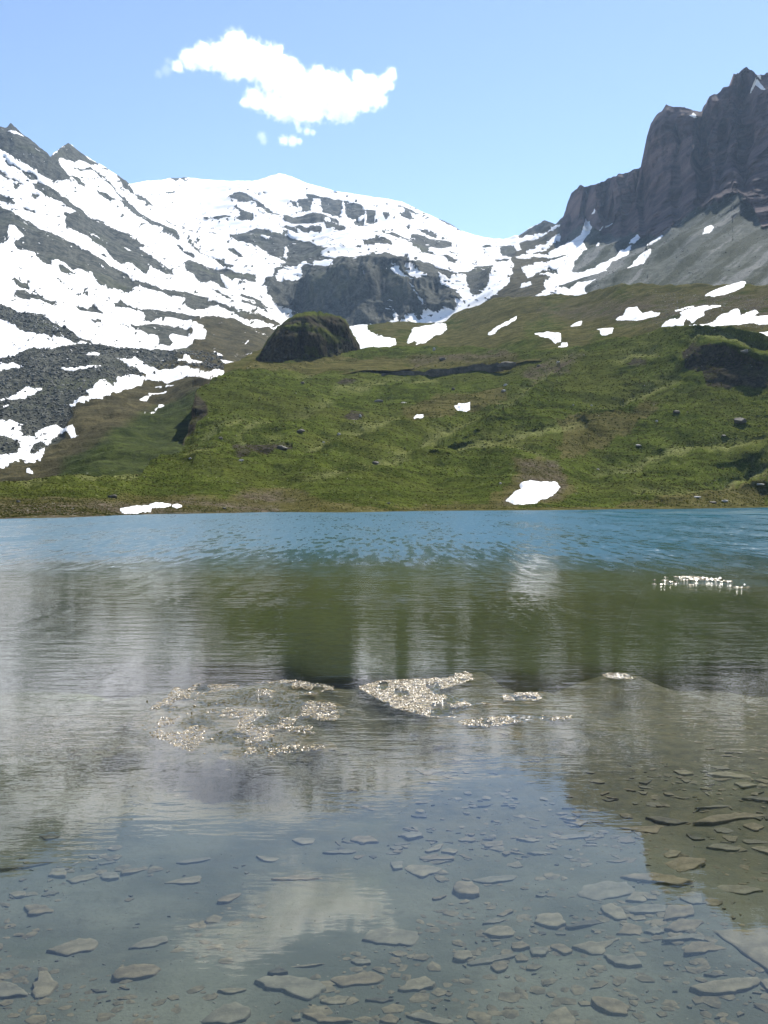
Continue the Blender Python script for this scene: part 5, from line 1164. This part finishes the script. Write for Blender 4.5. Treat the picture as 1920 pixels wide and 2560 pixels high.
D_ = 'dark'
STONES = [
 ('g', 26, 'tan wedge shaped stone alone on the bed at lower left', [(320, 1220), (400, 1190), (520, 1150), (600, 1150), (635, 1185), (620, 1220), (500, 1250), (440, 1265)]),
 ('g', 18, 'slanting tan slab right of the wedge shaped stone', [(840, 1215), (930, 1160), (1060, 1135), (1090, 1165), (1010, 1200), (900, 1217)]),
 ('g', 42, 'thick block with dark front face left of the cloud reflection', [(740, 1380), (760, 1332), (880, 1325), (1010, 1320), (1045, 1350), (1000, 1390), (880, 1405), (725, 1410)]),
 ('g', 34, 'lumpy upright looking stone beside the one at the left border', [(200, 1500), (240, 1420), (250, 1370), (300, 1370), (370, 1440), (330, 1490), (280, 1530), (230, 1530)]),
 ('g', 30, 'rounded stone cut off by the left border near the bottom', [(-60, 1440), (0, 1435), (60, 1430), (130, 1460), (180, 1515), (100, 1522), (0, 1530), (-60, 1530)]),
 ('g', 24, 'pale slab with notched front near the left border', [(150, 940), (230, 930), (310, 945), (350, 975), (280, 985), (190, 1000)]),
 ('g', 18, 'rectangular slab left of the oval stone, left side', [(430, 775), (500, 750), (620, 735), (640, 755), (560, 775), (470, 795)]),
 ('g', 20, 'small oval stone between two narrow slabs on the left', [(650, 740), (690, 720), (760, 725), (775, 760), (720, 772), (670, 762)]),
 ('g', 16, 'narrow slab right of the small oval stone', [(780, 715), (860, 700), (960, 690), (965, 705), (880, 725), (790, 735)]),
 ('g', 15, 'triangular slab pointing left, left of the cloud reflection', [(1060, 795), (1150, 770), (1310, 745), (1290, 790), (1180, 798)]),
 ('g', 16, 'long dark edged sliver under the snow reflection', [(1140, 665), (1250, 640), (1370, 628), (1360, 642), (1200, 668)]),
 ('g', 20, 'tan stone just above the left tip of the cloud reflection', [(1400, 905), (1480, 870), (1570, 860), (1500, 912), (1430, 917)]),
 ('g', 12, 'thin slab just below the left end of the cloud reflection', [(1410, 1492), (1500, 1475), (1610, 1480), (1560, 1497), (1480, 1510)]),
 ('g', 40, 'big rounded stone cut by the bottom border left of centre', [(1290, 1700), (1400, 1600), (1520, 1570), (1620, 1600), (1600, 1660), (1500, 1700)]),
 ('g', 12, 'tiny dark sliver between thick block and bottom border', [(590, 1480), (650, 1488), (700, 1498), (620, 1502)], D_),
 ('g', 24, 'squarish pale stone next to the rectangular slab on the left', [(310, 745), (340, 700), (420, 700), (430, 745)]),
 ('g', 22, 'long dark ledge stone at the left border under the reflections', [(-40, 700), (150, 680), (330, 648), (340, 665), (200, 687), (-20, 705)], D_),
 ('g', 14, 'dark sliver inside the green reflection on the left', [(250, 490), (350, 480), (400, 495), (300, 510)], D_),
 ('g', 14, 'pale rounded stone near the left border above the notched slab', [(60, 865), (110, 845), (170, 850), (160, 875), (90, 885)]),
 ('h', 26, 'largest tan slab at the bottom left of centre, with pointed right end', [(0, 1430), (60, 1400), (250, 1390), (380, 1420), (455, 1460), (400, 1515), (340, 1545), (240, 1515), (160, 1488), (60, 1470)]),
 ('h', 20, 'long slab with rounded left end beside the largest tan slab', [(470, 1420), (560, 1395), (760, 1370), (830, 1400), (800, 1440), (650, 1455), (560, 1465), (520, 1440)]),
 ('h', 20, 'leaf shaped slab right of the long slab near the bottom', [(920, 1480), (990, 1420), (1100, 1400), (1160, 1440), (1150, 1465), (1060, 1488), (970, 1493)]),
 ('h', 16, 'wide tan slab at the right edge of the cloud reflection', [(690, 1160), (730, 1100), (850, 1080), (1060, 1110), (1010, 1200), (900, 1190), (780, 1180)]),
 ('h', 42, 'thick squarish block in the clear bed right of the cloud reflection', [(1265, 825), (1290, 788), (1400, 785), (1455, 835), (1435, 868), (1330, 862)]),
 ('h', 15, 'broad pointed slab in the cluster above the cloud reflection', [(960, 700), (1010, 680), (1190, 690), (1200, 710), (1080, 750), (1000, 730)]),
 ('h', 15, 'slab tucked behind the left corner of the broad pointed slab', [(870, 660), (950, 650), (950, 700), (890, 702)]),
 ('h', 16, 'pale kite shaped slab above the cloud reflection', [(610, 520), (650, 490), (750, 490), (790, 520), (690, 535)]),
 ('h', 14, 'pale slab with pointed front left of the kite shaped one', [(230, 515), (280, 500), (390, 510), (360, 540), (300, 542)]),
 ('h', 22, 'round stone at the back of the central cluster', [(930, 480), (990, 460), (1070, 465), (1080, 490), (990, 505)]),
 ('h', 18, 'long straight slab across the middle of the central cluster', [(1050, 632), (1150, 615), (1290, 620), (1280, 637), (1100, 647)]),
 ('h', 18, 'curved slab behind the long straight one in the central cluster', [(1090, 587), (1180, 545), (1212, 545), (1190, 577), (1110, 594)]),
 ('h', 14, 'narrow dark edged slab left of the central cluster', [(430, 597), (560, 580), (660, 585), (600, 602), (480, 602)]),
 ('h', 14, 'long thin slab at the upper left edge of the cloud reflection', [(110, 762), (250, 748), (420, 760), (350, 772), (160, 775)]),
 ('h', 14, 'shallow V fronted slab left above the cloud reflection', [(0, 620), (60, 628), (160, 633), (100, 657), (40, 647)]),
 ('h', 14, 'long slab reaching right from behind the thick squarish block', [(1390, 775), (1500, 755), (1659, 745), (1700, 752), (1659, 775), (1480, 797)]),
 ('h', 15, 'small slanted sliver left of the thick squarish block', [(1140, 890), (1240, 873), (1200, 897), (1150, 903)]),
 ('h', 28, 'rounded stone left of the long curved slab, lower right of centre', [(1270, 1275), (1310, 1230), (1390, 1235), (1410, 1270), (1350, 1295)]),
 ('h', 20, 'long curved slab like a boomerang, lower right of centre', [(1355, 1312), (1430, 1290), (1550, 1265), (1659, 1252), (1690, 1262), (1640, 1282), (1500, 1312), (1400, 1322)]),
 ('h', 24, 'small blocky stone under the boomerang slab', [(1520, 1330), (1600, 1300), (1640, 1320), (1620, 1350), (1560, 1370)]),
 ('h', 22, 'broken stone in front of the small chain of rounded stones', [(1470, 1112), (1540, 1070), (1640, 1075), (1680, 1110), (1650, 1138), (1560, 1142)]),
 ('h', 16, 'narrow stone behind the broken one, right of centre', [(1470, 1057), (1540, 1020), (1620, 1030), (1570, 1052)]),
 ('h', 14, 'slanted sliver above the narrow stone right of centre', [(1560, 1002), (1650, 960), (1672, 972), (1600, 1014)]),
 ('h', 12, 'thin dark edged strip behind the largest tan slab', [(210, 1337), (330, 1325), (450, 1316), (380, 1332), (240, 1343)]),
 ('h', 18, 'small rounded stone alone between the wide and long slabs', [(610, 1300), (650, 1283), (740, 1290), (745, 1312), (660, 1322)]),
 ('h', 22, 'long slab lying along the bottom border under the largest tan slab', [(300, 1640), (400, 1630), (480, 1660), (630, 1680), (480, 1700), (360, 1672)]),
 ('h', 14, 'narrow dark slab edge below the long slab near the bottom', [(700, 1552), (780, 1536), (890, 1545), (830, 1564)], D_),
 ('h', 22, 'long dark fronted slab at the bottom border right of centre', [(960, 1645), (1050, 1625), (1290, 1690), (1250, 1715), (1080, 1685)]),
 ('h', 24, 'pointed stone at the bottom border near the centre', [(800, 1685), (860, 1640), (930, 1670), (900, 1710)]),
 ('h', 16, 'flat grey slab between largest tan slab and bottom border', [(410, 1555), (500, 1528), (612, 1530), (560, 1582), (460, 1578)]),
 ('h', 20, 'small square stone left of the slab along the bottom border', [(230, 1662), (285, 1640), (288, 1677), (240, 1680)]),
 ('h', 14, 'pale slab at the right end of the central cluster', [(1480, 547), (1600, 518), (1602, 550), (1480, 564)]),
 ('h', 14, 'small dark sliver under the sky reflection high right of centre', [(1440, 296), (1560, 278), (1500, 298)], D_), ('h', 16, 'small dark sliver under the sky reflection in the centre', [(1010, 358), (1110, 348), (1102, 368), (1040, 367)], D_),
 ('h', 28, 'dark low stone touching the lower tip of the cloud reflection', [(80, 1372), (150, 1330), (212, 1370), (120, 1384)], D_),
 ('h', 18, 'small rounded stone under the curved slab of the central cluster', [(1195, 592), (1240, 570), (1312, 580), (1290, 602)]),
 ('i', 18, 'broad pale hexagonal slab right of centre', [(420, 1125), (470, 1080), (620, 1040), (740, 1050), (800, 1100), (700, 1140), (560, 1165)]),
 ('i', 22, 'long rounded slab lying just under the mountain reflection edge', [(720, 1002), (780, 985), (900, 990), (1060, 1010), (1150, 1040), (1060, 1067), (900, 1042), (780, 1022)]),
 ('i', 34, 'thick slanted stone at the front tip of the hexagonal slab', [(580, 1200), (640, 1180), (720, 1230), (740, 1275), (680, 1292), (600, 1245)]),
 ('i', 20, 'bar shaped stone right of the thick slanted stone', [(720, 1222), (860, 1195), (1000, 1200), (990, 1238), (880, 1248), (760, 1240)]),
 ('i', 34, 'upright ended block at the right end of the bar shaped stone', [(980, 1290), (1010, 1200), (1160, 1190), (1180, 1255), (1080, 1272)]),
 ('i', 36, 'thick stone left of the dark ledge, right of centre', [(140, 1300), (170, 1250), (310, 1245), (350, 1315), (280, 1338), (190, 1325)]),
 ('i', 22, 'dark slanting ledge between two thick stones', [(350, 1337), (480, 1295), (620, 1280), (660, 1300), (500, 1322), (380, 1347)], D_),
 ('i', 20, 'oval slab left of the huge slab at the right border', [(990, 1345), (1060, 1295), (1200, 1290), (1240, 1310), (1170, 1360), (1060, 1367)]),
 ('i', 34, 'huge pale slab with a long straight dark edge at the right border', [(1300, 1345), (1430, 1335), (1659, 1345), (1800, 1380), (1860, 1520), (1800, 1700), (1659, 1620), (1500, 1495), (1400, 1425)]),
 ('i', 20, 'arched slab in front of the oval slab by the huge one', [(980, 1422), (1080, 1390), (1220, 1383), (1320, 1418), (1322, 1442), (1180, 1404), (1050, 1424)]),
 ('i', 12, 'pale triangular slab along the straight edge of the huge slab', [(1100, 1502), (1170, 1430), (1250, 1440), (1400, 1480), (1230, 1502)]),
 ('i', 26, 'large boat shaped stone below the huge slab at lower right', [(1160, 1722), (1300, 1690), (1480, 1665), (1600, 1660), (1600, 1708), (1480, 1748), (1350, 1766), (1200, 1758)]),
 ('i', 28, 'shield shaped stone with dark left front, lower right', [(590, 1510), (680, 1530), (790, 1510), (850, 1578), (760, 1590), (670, 1574)]),
 ('i', 28, 'worn stone near the bottom right with a hollow top', [(510, 1800), (600, 1790), (700, 1810), (770, 1860), (740, 1908), (650, 1898), (560, 1850)]),
 ('i', 36, 'big rounded stone cut by the bottom border right of centre', [(190, 1955), (260, 1890), (340, 1850), (420, 1930), (400, 1975), (190, 1975)]),
 ('i', 24, 'round stone in the row left of the shield shaped one', [(110, 1482), (150, 1465), (240, 1470), (220, 1515), (130, 1517)]), ('i', 22, 'slanting stone right of the round one in the row', [(240, 1462), (310, 1440), (400, 1490), (340, 1512)]),
 ('i', 24, 'long irregular stone behind the shield shaped one', [(390, 1457), (500, 1430), (560, 1440), (700, 1410), (620, 1462), (580, 1520), (480, 1492)]),
 ('i', 26, 'darkest long stone under the mountain reflection on the right', [(870, 632), (950, 623), (1060, 640), (1150, 655), (1060, 668), (960, 658)], D_),
 ('i', 15, 'slab crossed by the edge of the sky reflection on the right', [(690, 692), (850, 690), (990, 680), (930, 737), (800, 717)]),
 ('i', 22, 'long brown slab high on the right under the dark reflection', [(1250, 347), (1400, 333), (1560, 360), (1480, 372), (1320, 360)]),
 ('i', 20, 'dark fronted bar under the mountain reflection on the right', [(1260, 817), (1330, 800), (1490, 825), (1460, 842), (1300, 830)]),
 ('i', 15, 'broad brown slab just inside the dark mountain reflection', [(980, 922), (1080, 885), (1260, 900), (1220, 940), (1120, 985), (1040, 967)]),
 ('i', 24, 'reddish brown stone at the edge of the mountain reflection', [(980, 877), (1020, 840), (1100, 850), (1080, 875), (1010, 892)]),
 ('i', 15, 'brown slab near the right border at the sky reflection edge', [(1240, 1102), (1380, 1060), (1610, 1090), (1600, 1107), (1500, 1122)]),
 ('i', 22, 'very long ledge stone reaching the right border', [(1160, 662), (1350, 610), (1560, 590), (1700, 583), (1700, 610), (1500, 637), (1300, 662)]),
 ('i', 20, 'dark slab edge at the right border above the very long ledge', [(1480, 502), (1560, 490), (1680, 505), (1680, 525)], D_), ('i', 14, 'thin long brown slab above the very long ledge', [(1190, 572), (1350, 550), (1480, 550), (1330, 564)]),
 ('i', 16, 'brown slab under the right end of the very long ledge', [(1490, 682), (1560, 665), (1640, 690), (1580, 717)]), ('i', 15, 'brown slab at the right border beside the dark fronted bar', [(1540, 822), (1620, 815), (1690, 838), (1670, 867)]),
 ('i', 14, 'dark edged sliver beneath the darkest long stone', [(1130, 742), (1200, 758), (1260, 770), (1180, 774)], D_), ('i', 12, 'faint thin slab under the sky reflection on the right', [(610, 912), (700, 905), (752, 911), (680, 922)]),
 ('i', 16, 'straight sliver at the left of the right sky reflection', [(30, 767), (120, 763), (192, 775), (130, 787)]), ('i', 13, 'wavy edged slab under the right sky reflection', [(280, 752), (400, 738), (522, 740), (480, 757), (360, 767)]),
 ('i', 14, 'pale slab behind the wavy edged one under the sky reflection', [(330, 652), (420, 640), (502, 650), (440, 682)]), ('i', 14, 'narrow stone below the bar shaped stone', [(750, 1272), (860, 1275), (872, 1290), (790, 1297)]),
 ('i', 18, 'small slab between the pale round one and the oval slab', [(860, 1362), (930, 1330), (992, 1370), (920, 1387)]), ('i', 14, 'pale round slab below the bar shaped stone', [(680, 1382), (760, 1310), (840, 1340), (840, 1390)]),
 ('i', 13, 'pale slab right of the hexagonal slab', [(730, 1162), (800, 1110), (900, 1120), (870, 1172)]), ('i', 22, 'pale knobbly stone above the upright ended block', [(1090, 1152), (1120, 1110), (1230, 1120), (1240, 1178), (1160, 1188)]),
 ('i', 12, 'thin dark strip above the boat shaped stone', [(1240, 1642), (1320, 1635), (1392, 1650), (1300, 1657)], D_), ('i', 24, 'stone cut by the right border beside the boat shaped one', [(1610, 1692), (1690, 1655), (1700, 1750), (1659, 1752)]),
 ('i', 12, 'thin strip left of the hexagonal slab', [(150, 1132), (240, 1128), (200, 1142)]), ('i', 22, 'first stone of the row at the left below the thick stone', [(0, 1442), (60, 1430), (122, 1460), (60, 1482), (0, 1477)]),
 ('i', 16, 'brown slab at the top of the stones under the dark reflection', [(1045, 327), (1120, 323), (1182, 345), (1100, 352)]), ('i', 13, 'small dark slab in the upper dark reflection on the right', [(820, 402), (910, 388), (872, 410)], D_),
 ('i', 12, 'dark sliver at the left rim of the dark mountain reflection', [(580, 512), (680, 513), (622, 524)], D_), ('i', 13, 'curved brown slab below the long brown one on the right', [(1440, 407), (1520, 400), (1592, 420), (1500, 432)]),
 ('i', 12, 'faint long slab under the right sky reflection near centre', [(110, 857), (200, 848), (252, 862), (150, 867)])]
for i, row in enumerate(STONES):
    reg, th, label, pts = row[:4]
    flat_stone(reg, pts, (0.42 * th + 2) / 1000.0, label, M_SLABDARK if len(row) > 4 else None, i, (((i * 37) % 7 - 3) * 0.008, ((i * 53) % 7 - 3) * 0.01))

def build_small_stones():
    rng = np.random.default_rng(51)
    protos = []
    for k in range(12):
        a = np.sort(rng.uniform(0, 2 * np.pi, rng.integers(5, 9)))
        r = rng.uniform(0.65, 1.2, len(a))
        me = slab_mesh('small_stone', np.column_stack([np.cos(a) * r, np.sin(a) * r * rng.uniform(0.35, 0.8)]), 0.16, 40 + k * 1.9)
        me.materials.append((M_SLAB + [M_SLABDARK])[k % 4]); protos.append(me)
    CL = [  # area, how many, width in photo pixels, label
     ('h', [(860, 440), (1300, 440), (1640, 500), (1659, 620), (1300, 680), (900, 640), (450, 620), (420, 540)], 60, (14, 52), 'small flat stone in the crowded band of stones above the cloud reflection'),
     ('g', [(30, 620), (700, 560), (1500, 620), (1659, 760), (1300, 960), (600, 900), (40, 900)], 34, (12, 50), 'small flat stone on the bed left of the cloud reflection'),
     ('h', [(1100, 60), (1659, 60), (1659, 430), (1000, 400), (1000, 200)], 22, (14, 50), 'small flat stone seen faintly under the sky reflection in the centre'),
     ('i', [(500, 300), (1659, 250), (1659, 860), (1150, 860), (950, 600), (500, 480)], 62, (14, 70), 'small brown stone under the dark mountain reflection on the right'),
     ('i', [(0, 500), (500, 560), (900, 760), (950, 980), (400, 1030), (0, 950)], 30, (14, 60), 'small flat stone seen faintly under the right part of the sky reflection'),
     ('i', [(650, 1000), (1300, 1100), (1659, 1240), (1659, 1330), (1250, 1280), (900, 1400), (600, 1380), (0, 1420), (0, 1300)], 30, (12, 50), 'small stone among the large slabs at the lower right'),
     ('h', [(1250, 1150), (1659, 1150), (1659, 1420), (1300, 1400)], 10, (10, 26), 'small stone around the boomerang slab'),
     ('i', [(0, 1560), (1100, 1560), (1659, 1760), (1659, 1960), (0, 1960)], 26, (10, 44), 'small stone half sunk in silt near the bottom right corner'),
     ('g', [(0, 950), (1150, 980), (1250, 1300), (1250, 1700), (0, 1700)], 24, (9, 36), 'small stone half sunk in silt at the lower left'),
     ('h', [(0, 1560), (900, 1500), (1659, 1480), (1659, 1700), (0, 1700)], 16, (10, 28), 'small stone near the bottom border below the largest slabs')]
    k = 0
    for reg, poly, n, (w0, w1), label in CL:
        pp = np.asarray(zm(reg, poly)); got = 0
        while got < n:
            px, py = rng.uniform(pp[:, 0].min(), pp[:, 0].max()), rng.uniform(pp[:, 1].min(), pp[:, 1].max())
            if sdf(np.array([px]), np.array([py]), pp)[0] < 0: continue
            if px > 1919 or px < 1 or py > 2555: continue
            x, y, z = ray_bed(px, py)
            w = (w0 + (w1 - w0) * rng.random() ** 1.7) / F * y * 0.5
            o = bpy.data.objects.new('small_stone', protos[k % 12]); COL.objects.link(o)
            zs = rng.uniform(0.0025, 0.007) / 0.16
            o.scale = (w, w * rng.uniform(0.8, 1.4), zs); o.location = (x, y, z)
            o.rotation_euler = (rng.normal(0, 0.05), rng.normal(0, 0.05), rng.normal(0, 0.5))
            tag(o, label, 'stone', 'small stones lying on the lake bed')
            got += 1; k += 1
build_small_stones()

# ================================================================ CLOUDS
def cloud(name, puffs, label, dens=0.016, depth=6400.0, cut=(0.1, 0.7), amp=1.2):
    import bmesh
    rng = np.random.default_rng(len(puffs) * 7 + 1)
    B = []
    for x, y, r in puffs:
        px, py = zm('m', [(x, y)])[0]
        D = depth + rng.uniform(-0.35, 0.35) * r / 2.074 / F * depth
        X, Y, Z = unproject(px, py, D)
        B.append((X, Y, Z, r / 2.074 / F * D * 1.1))
    B = np.array(B); c = B[:, :3].mean(axis=0); B[:, :3] -= c
    bm = bmesh.new()
    for x, y, z, r in B:
        g = bmesh.ops.create_icosphere(bm, subdivisions=3, radius=r * 1.3)
        bmesh.ops.translate(bm, verts=g['verts'], vec=(x, y, z))
    me = bpy.data.meshes.new(name); bm.to_mesh(me); bm.free()
    tmp = bpy.data.objects.new('cloud_form', me); COL.objects.link(tmp)
    md = tmp.modifiers.new('remesh', 'REMESH'); md.mode = 'VOXEL'; md.voxel_size = max(8.0, B[:, 3].max() * 0.12)
    ev = tmp.evaluated_get(bpy.context.evaluated_depsgraph_get())
    me2 = bpy.data.meshes.new_from_object(ev); me2.name = name
    bpy.data.objects.remove(tmp); bpy.data.meshes.remove(me)
    t = NT('cloud_vapour')
    f = None
    for x, y, z, r in B:
        v = t.n('ShaderNodeVectorMath', operation='DISTANCE'); t.link(t.co(), v.inputs[0]); v.inputs[1].default_value = (x, y, z)
        q = t.math('MULTIPLY_ADD', v.outputs['Value'], -1.0 / r, 1.0)
        if f is None: f = q
        else:
            nd = t.n('ShaderNodeMath', operation='SMOOTH_MAX'); t.link(f, nd.inputs[0]); t.link(q, nd.inputs[1]); nd.inputs[2].default_value = 0.25; f = nd.outputs[0]
    R = float(B[:, 3].mean())
    n = t.noise(2.6 / R, 7, 0.66)
    fld = t.math('ADD', f, t.math('MULTIPLY', t.math('SUBTRACT', n, 0.5), amp * 1.5))
    den = t.math('MULTIPLY', t.ramp(fld, cut[0], cut[1]), dens)
    nd = t.n('ShaderNodeVolumePrincipled'); nd.inputs['Color'].default_value = (1, 1, 1, 1); nd.inputs['Anisotropy'].default_value = 0.5
    t.link(den, nd.inputs['Density']); t.link(nd.outputs[0], t.out.inputs['Volume'])
    t.m.cycles.volume_step_rate = 0.12
    me2.materials.clear(); me2.materials.append(t.m)
    o = bpy.data.objects.new(name, me2); COL.objects.link(o); o.location = tuple(c)
    return tag(o, label, 'cloud', 'white clouds in the blue sky')
cloud('cloud', [(300, 280, 40), (360, 245, 62), (440, 230, 80), (520, 235, 85), (600, 170, 85), (590, 270, 90), (680, 230, 95), (690, 300, 70), (770, 245, 85), (820, 200, 40), (800, 330, 105), (870, 300, 80), (900, 380, 110), (700, 450, 66), (650, 470, 36),
                (790, 470, 80), (840, 510, 66), (930, 480, 105), (1030, 345, 76), (1020, 440, 120), (1000, 520, 62), (1110, 400, 100), (1120, 500, 80), (1200, 440, 95), (1180, 530, 52), (1280, 430, 85), (1300, 370, 55), (1370, 370, 58), (1405, 325, 42), (1340, 450, 52), (1235, 335, 44)],
      'large white ragged cloud drifting in the blue sky')
cloud('cloud', [(850, 665, 34), (895, 668, 36), (930, 670, 22)], 'small white puff below the large cloud', 0.011)
cloud('cloud', [(930, 610, 24), (970, 618, 28), (1000, 625, 22)], 'thin small cloud streak between the large cloud and the puff', 0.008)
cloud('cloud', [(735, 645, 32), (745, 670, 26)], 'faint wisp of cloud left of the small white puff', 0.004)
cloud('cloud', [(240, 300, 40), (250, 255, 28), (200, 320, 30)], 'faint wisp of cloud at the left tip of the large cloud', 0.002)

# ================================================================ AIR
def build_haze():
    t = NT('mountain_air')
    nd = t.n('ShaderNodeVolumePrincipled')
    nd.inputs['Color'].default_value = (0.5, 0.7, 1.0, 1)
    nd.inputs['Density'].default_value = 0.000052
    nd.inputs['Anisotropy'].default_value = 0.2
    t.link(nd.outputs[0], t.out.inputs['Volume'])
    x0, x1, y0, y1, z0, z1 = -2600, 2600, -80, 4200, -16, 1010
    v = [(x, y, z) for z in (z0, z1) for y in (y0, y1) for x in (x0, x1)]
    f = [(0, 2, 3, 1), (4, 5, 7, 6), (0, 1, 5, 4), (2, 6, 7, 3), (0, 4, 6, 2), (1, 3, 7, 5)]
    tag(mesh_obj('haze', v, f, t.m, smooth=False), kind='stuff')
build_haze()
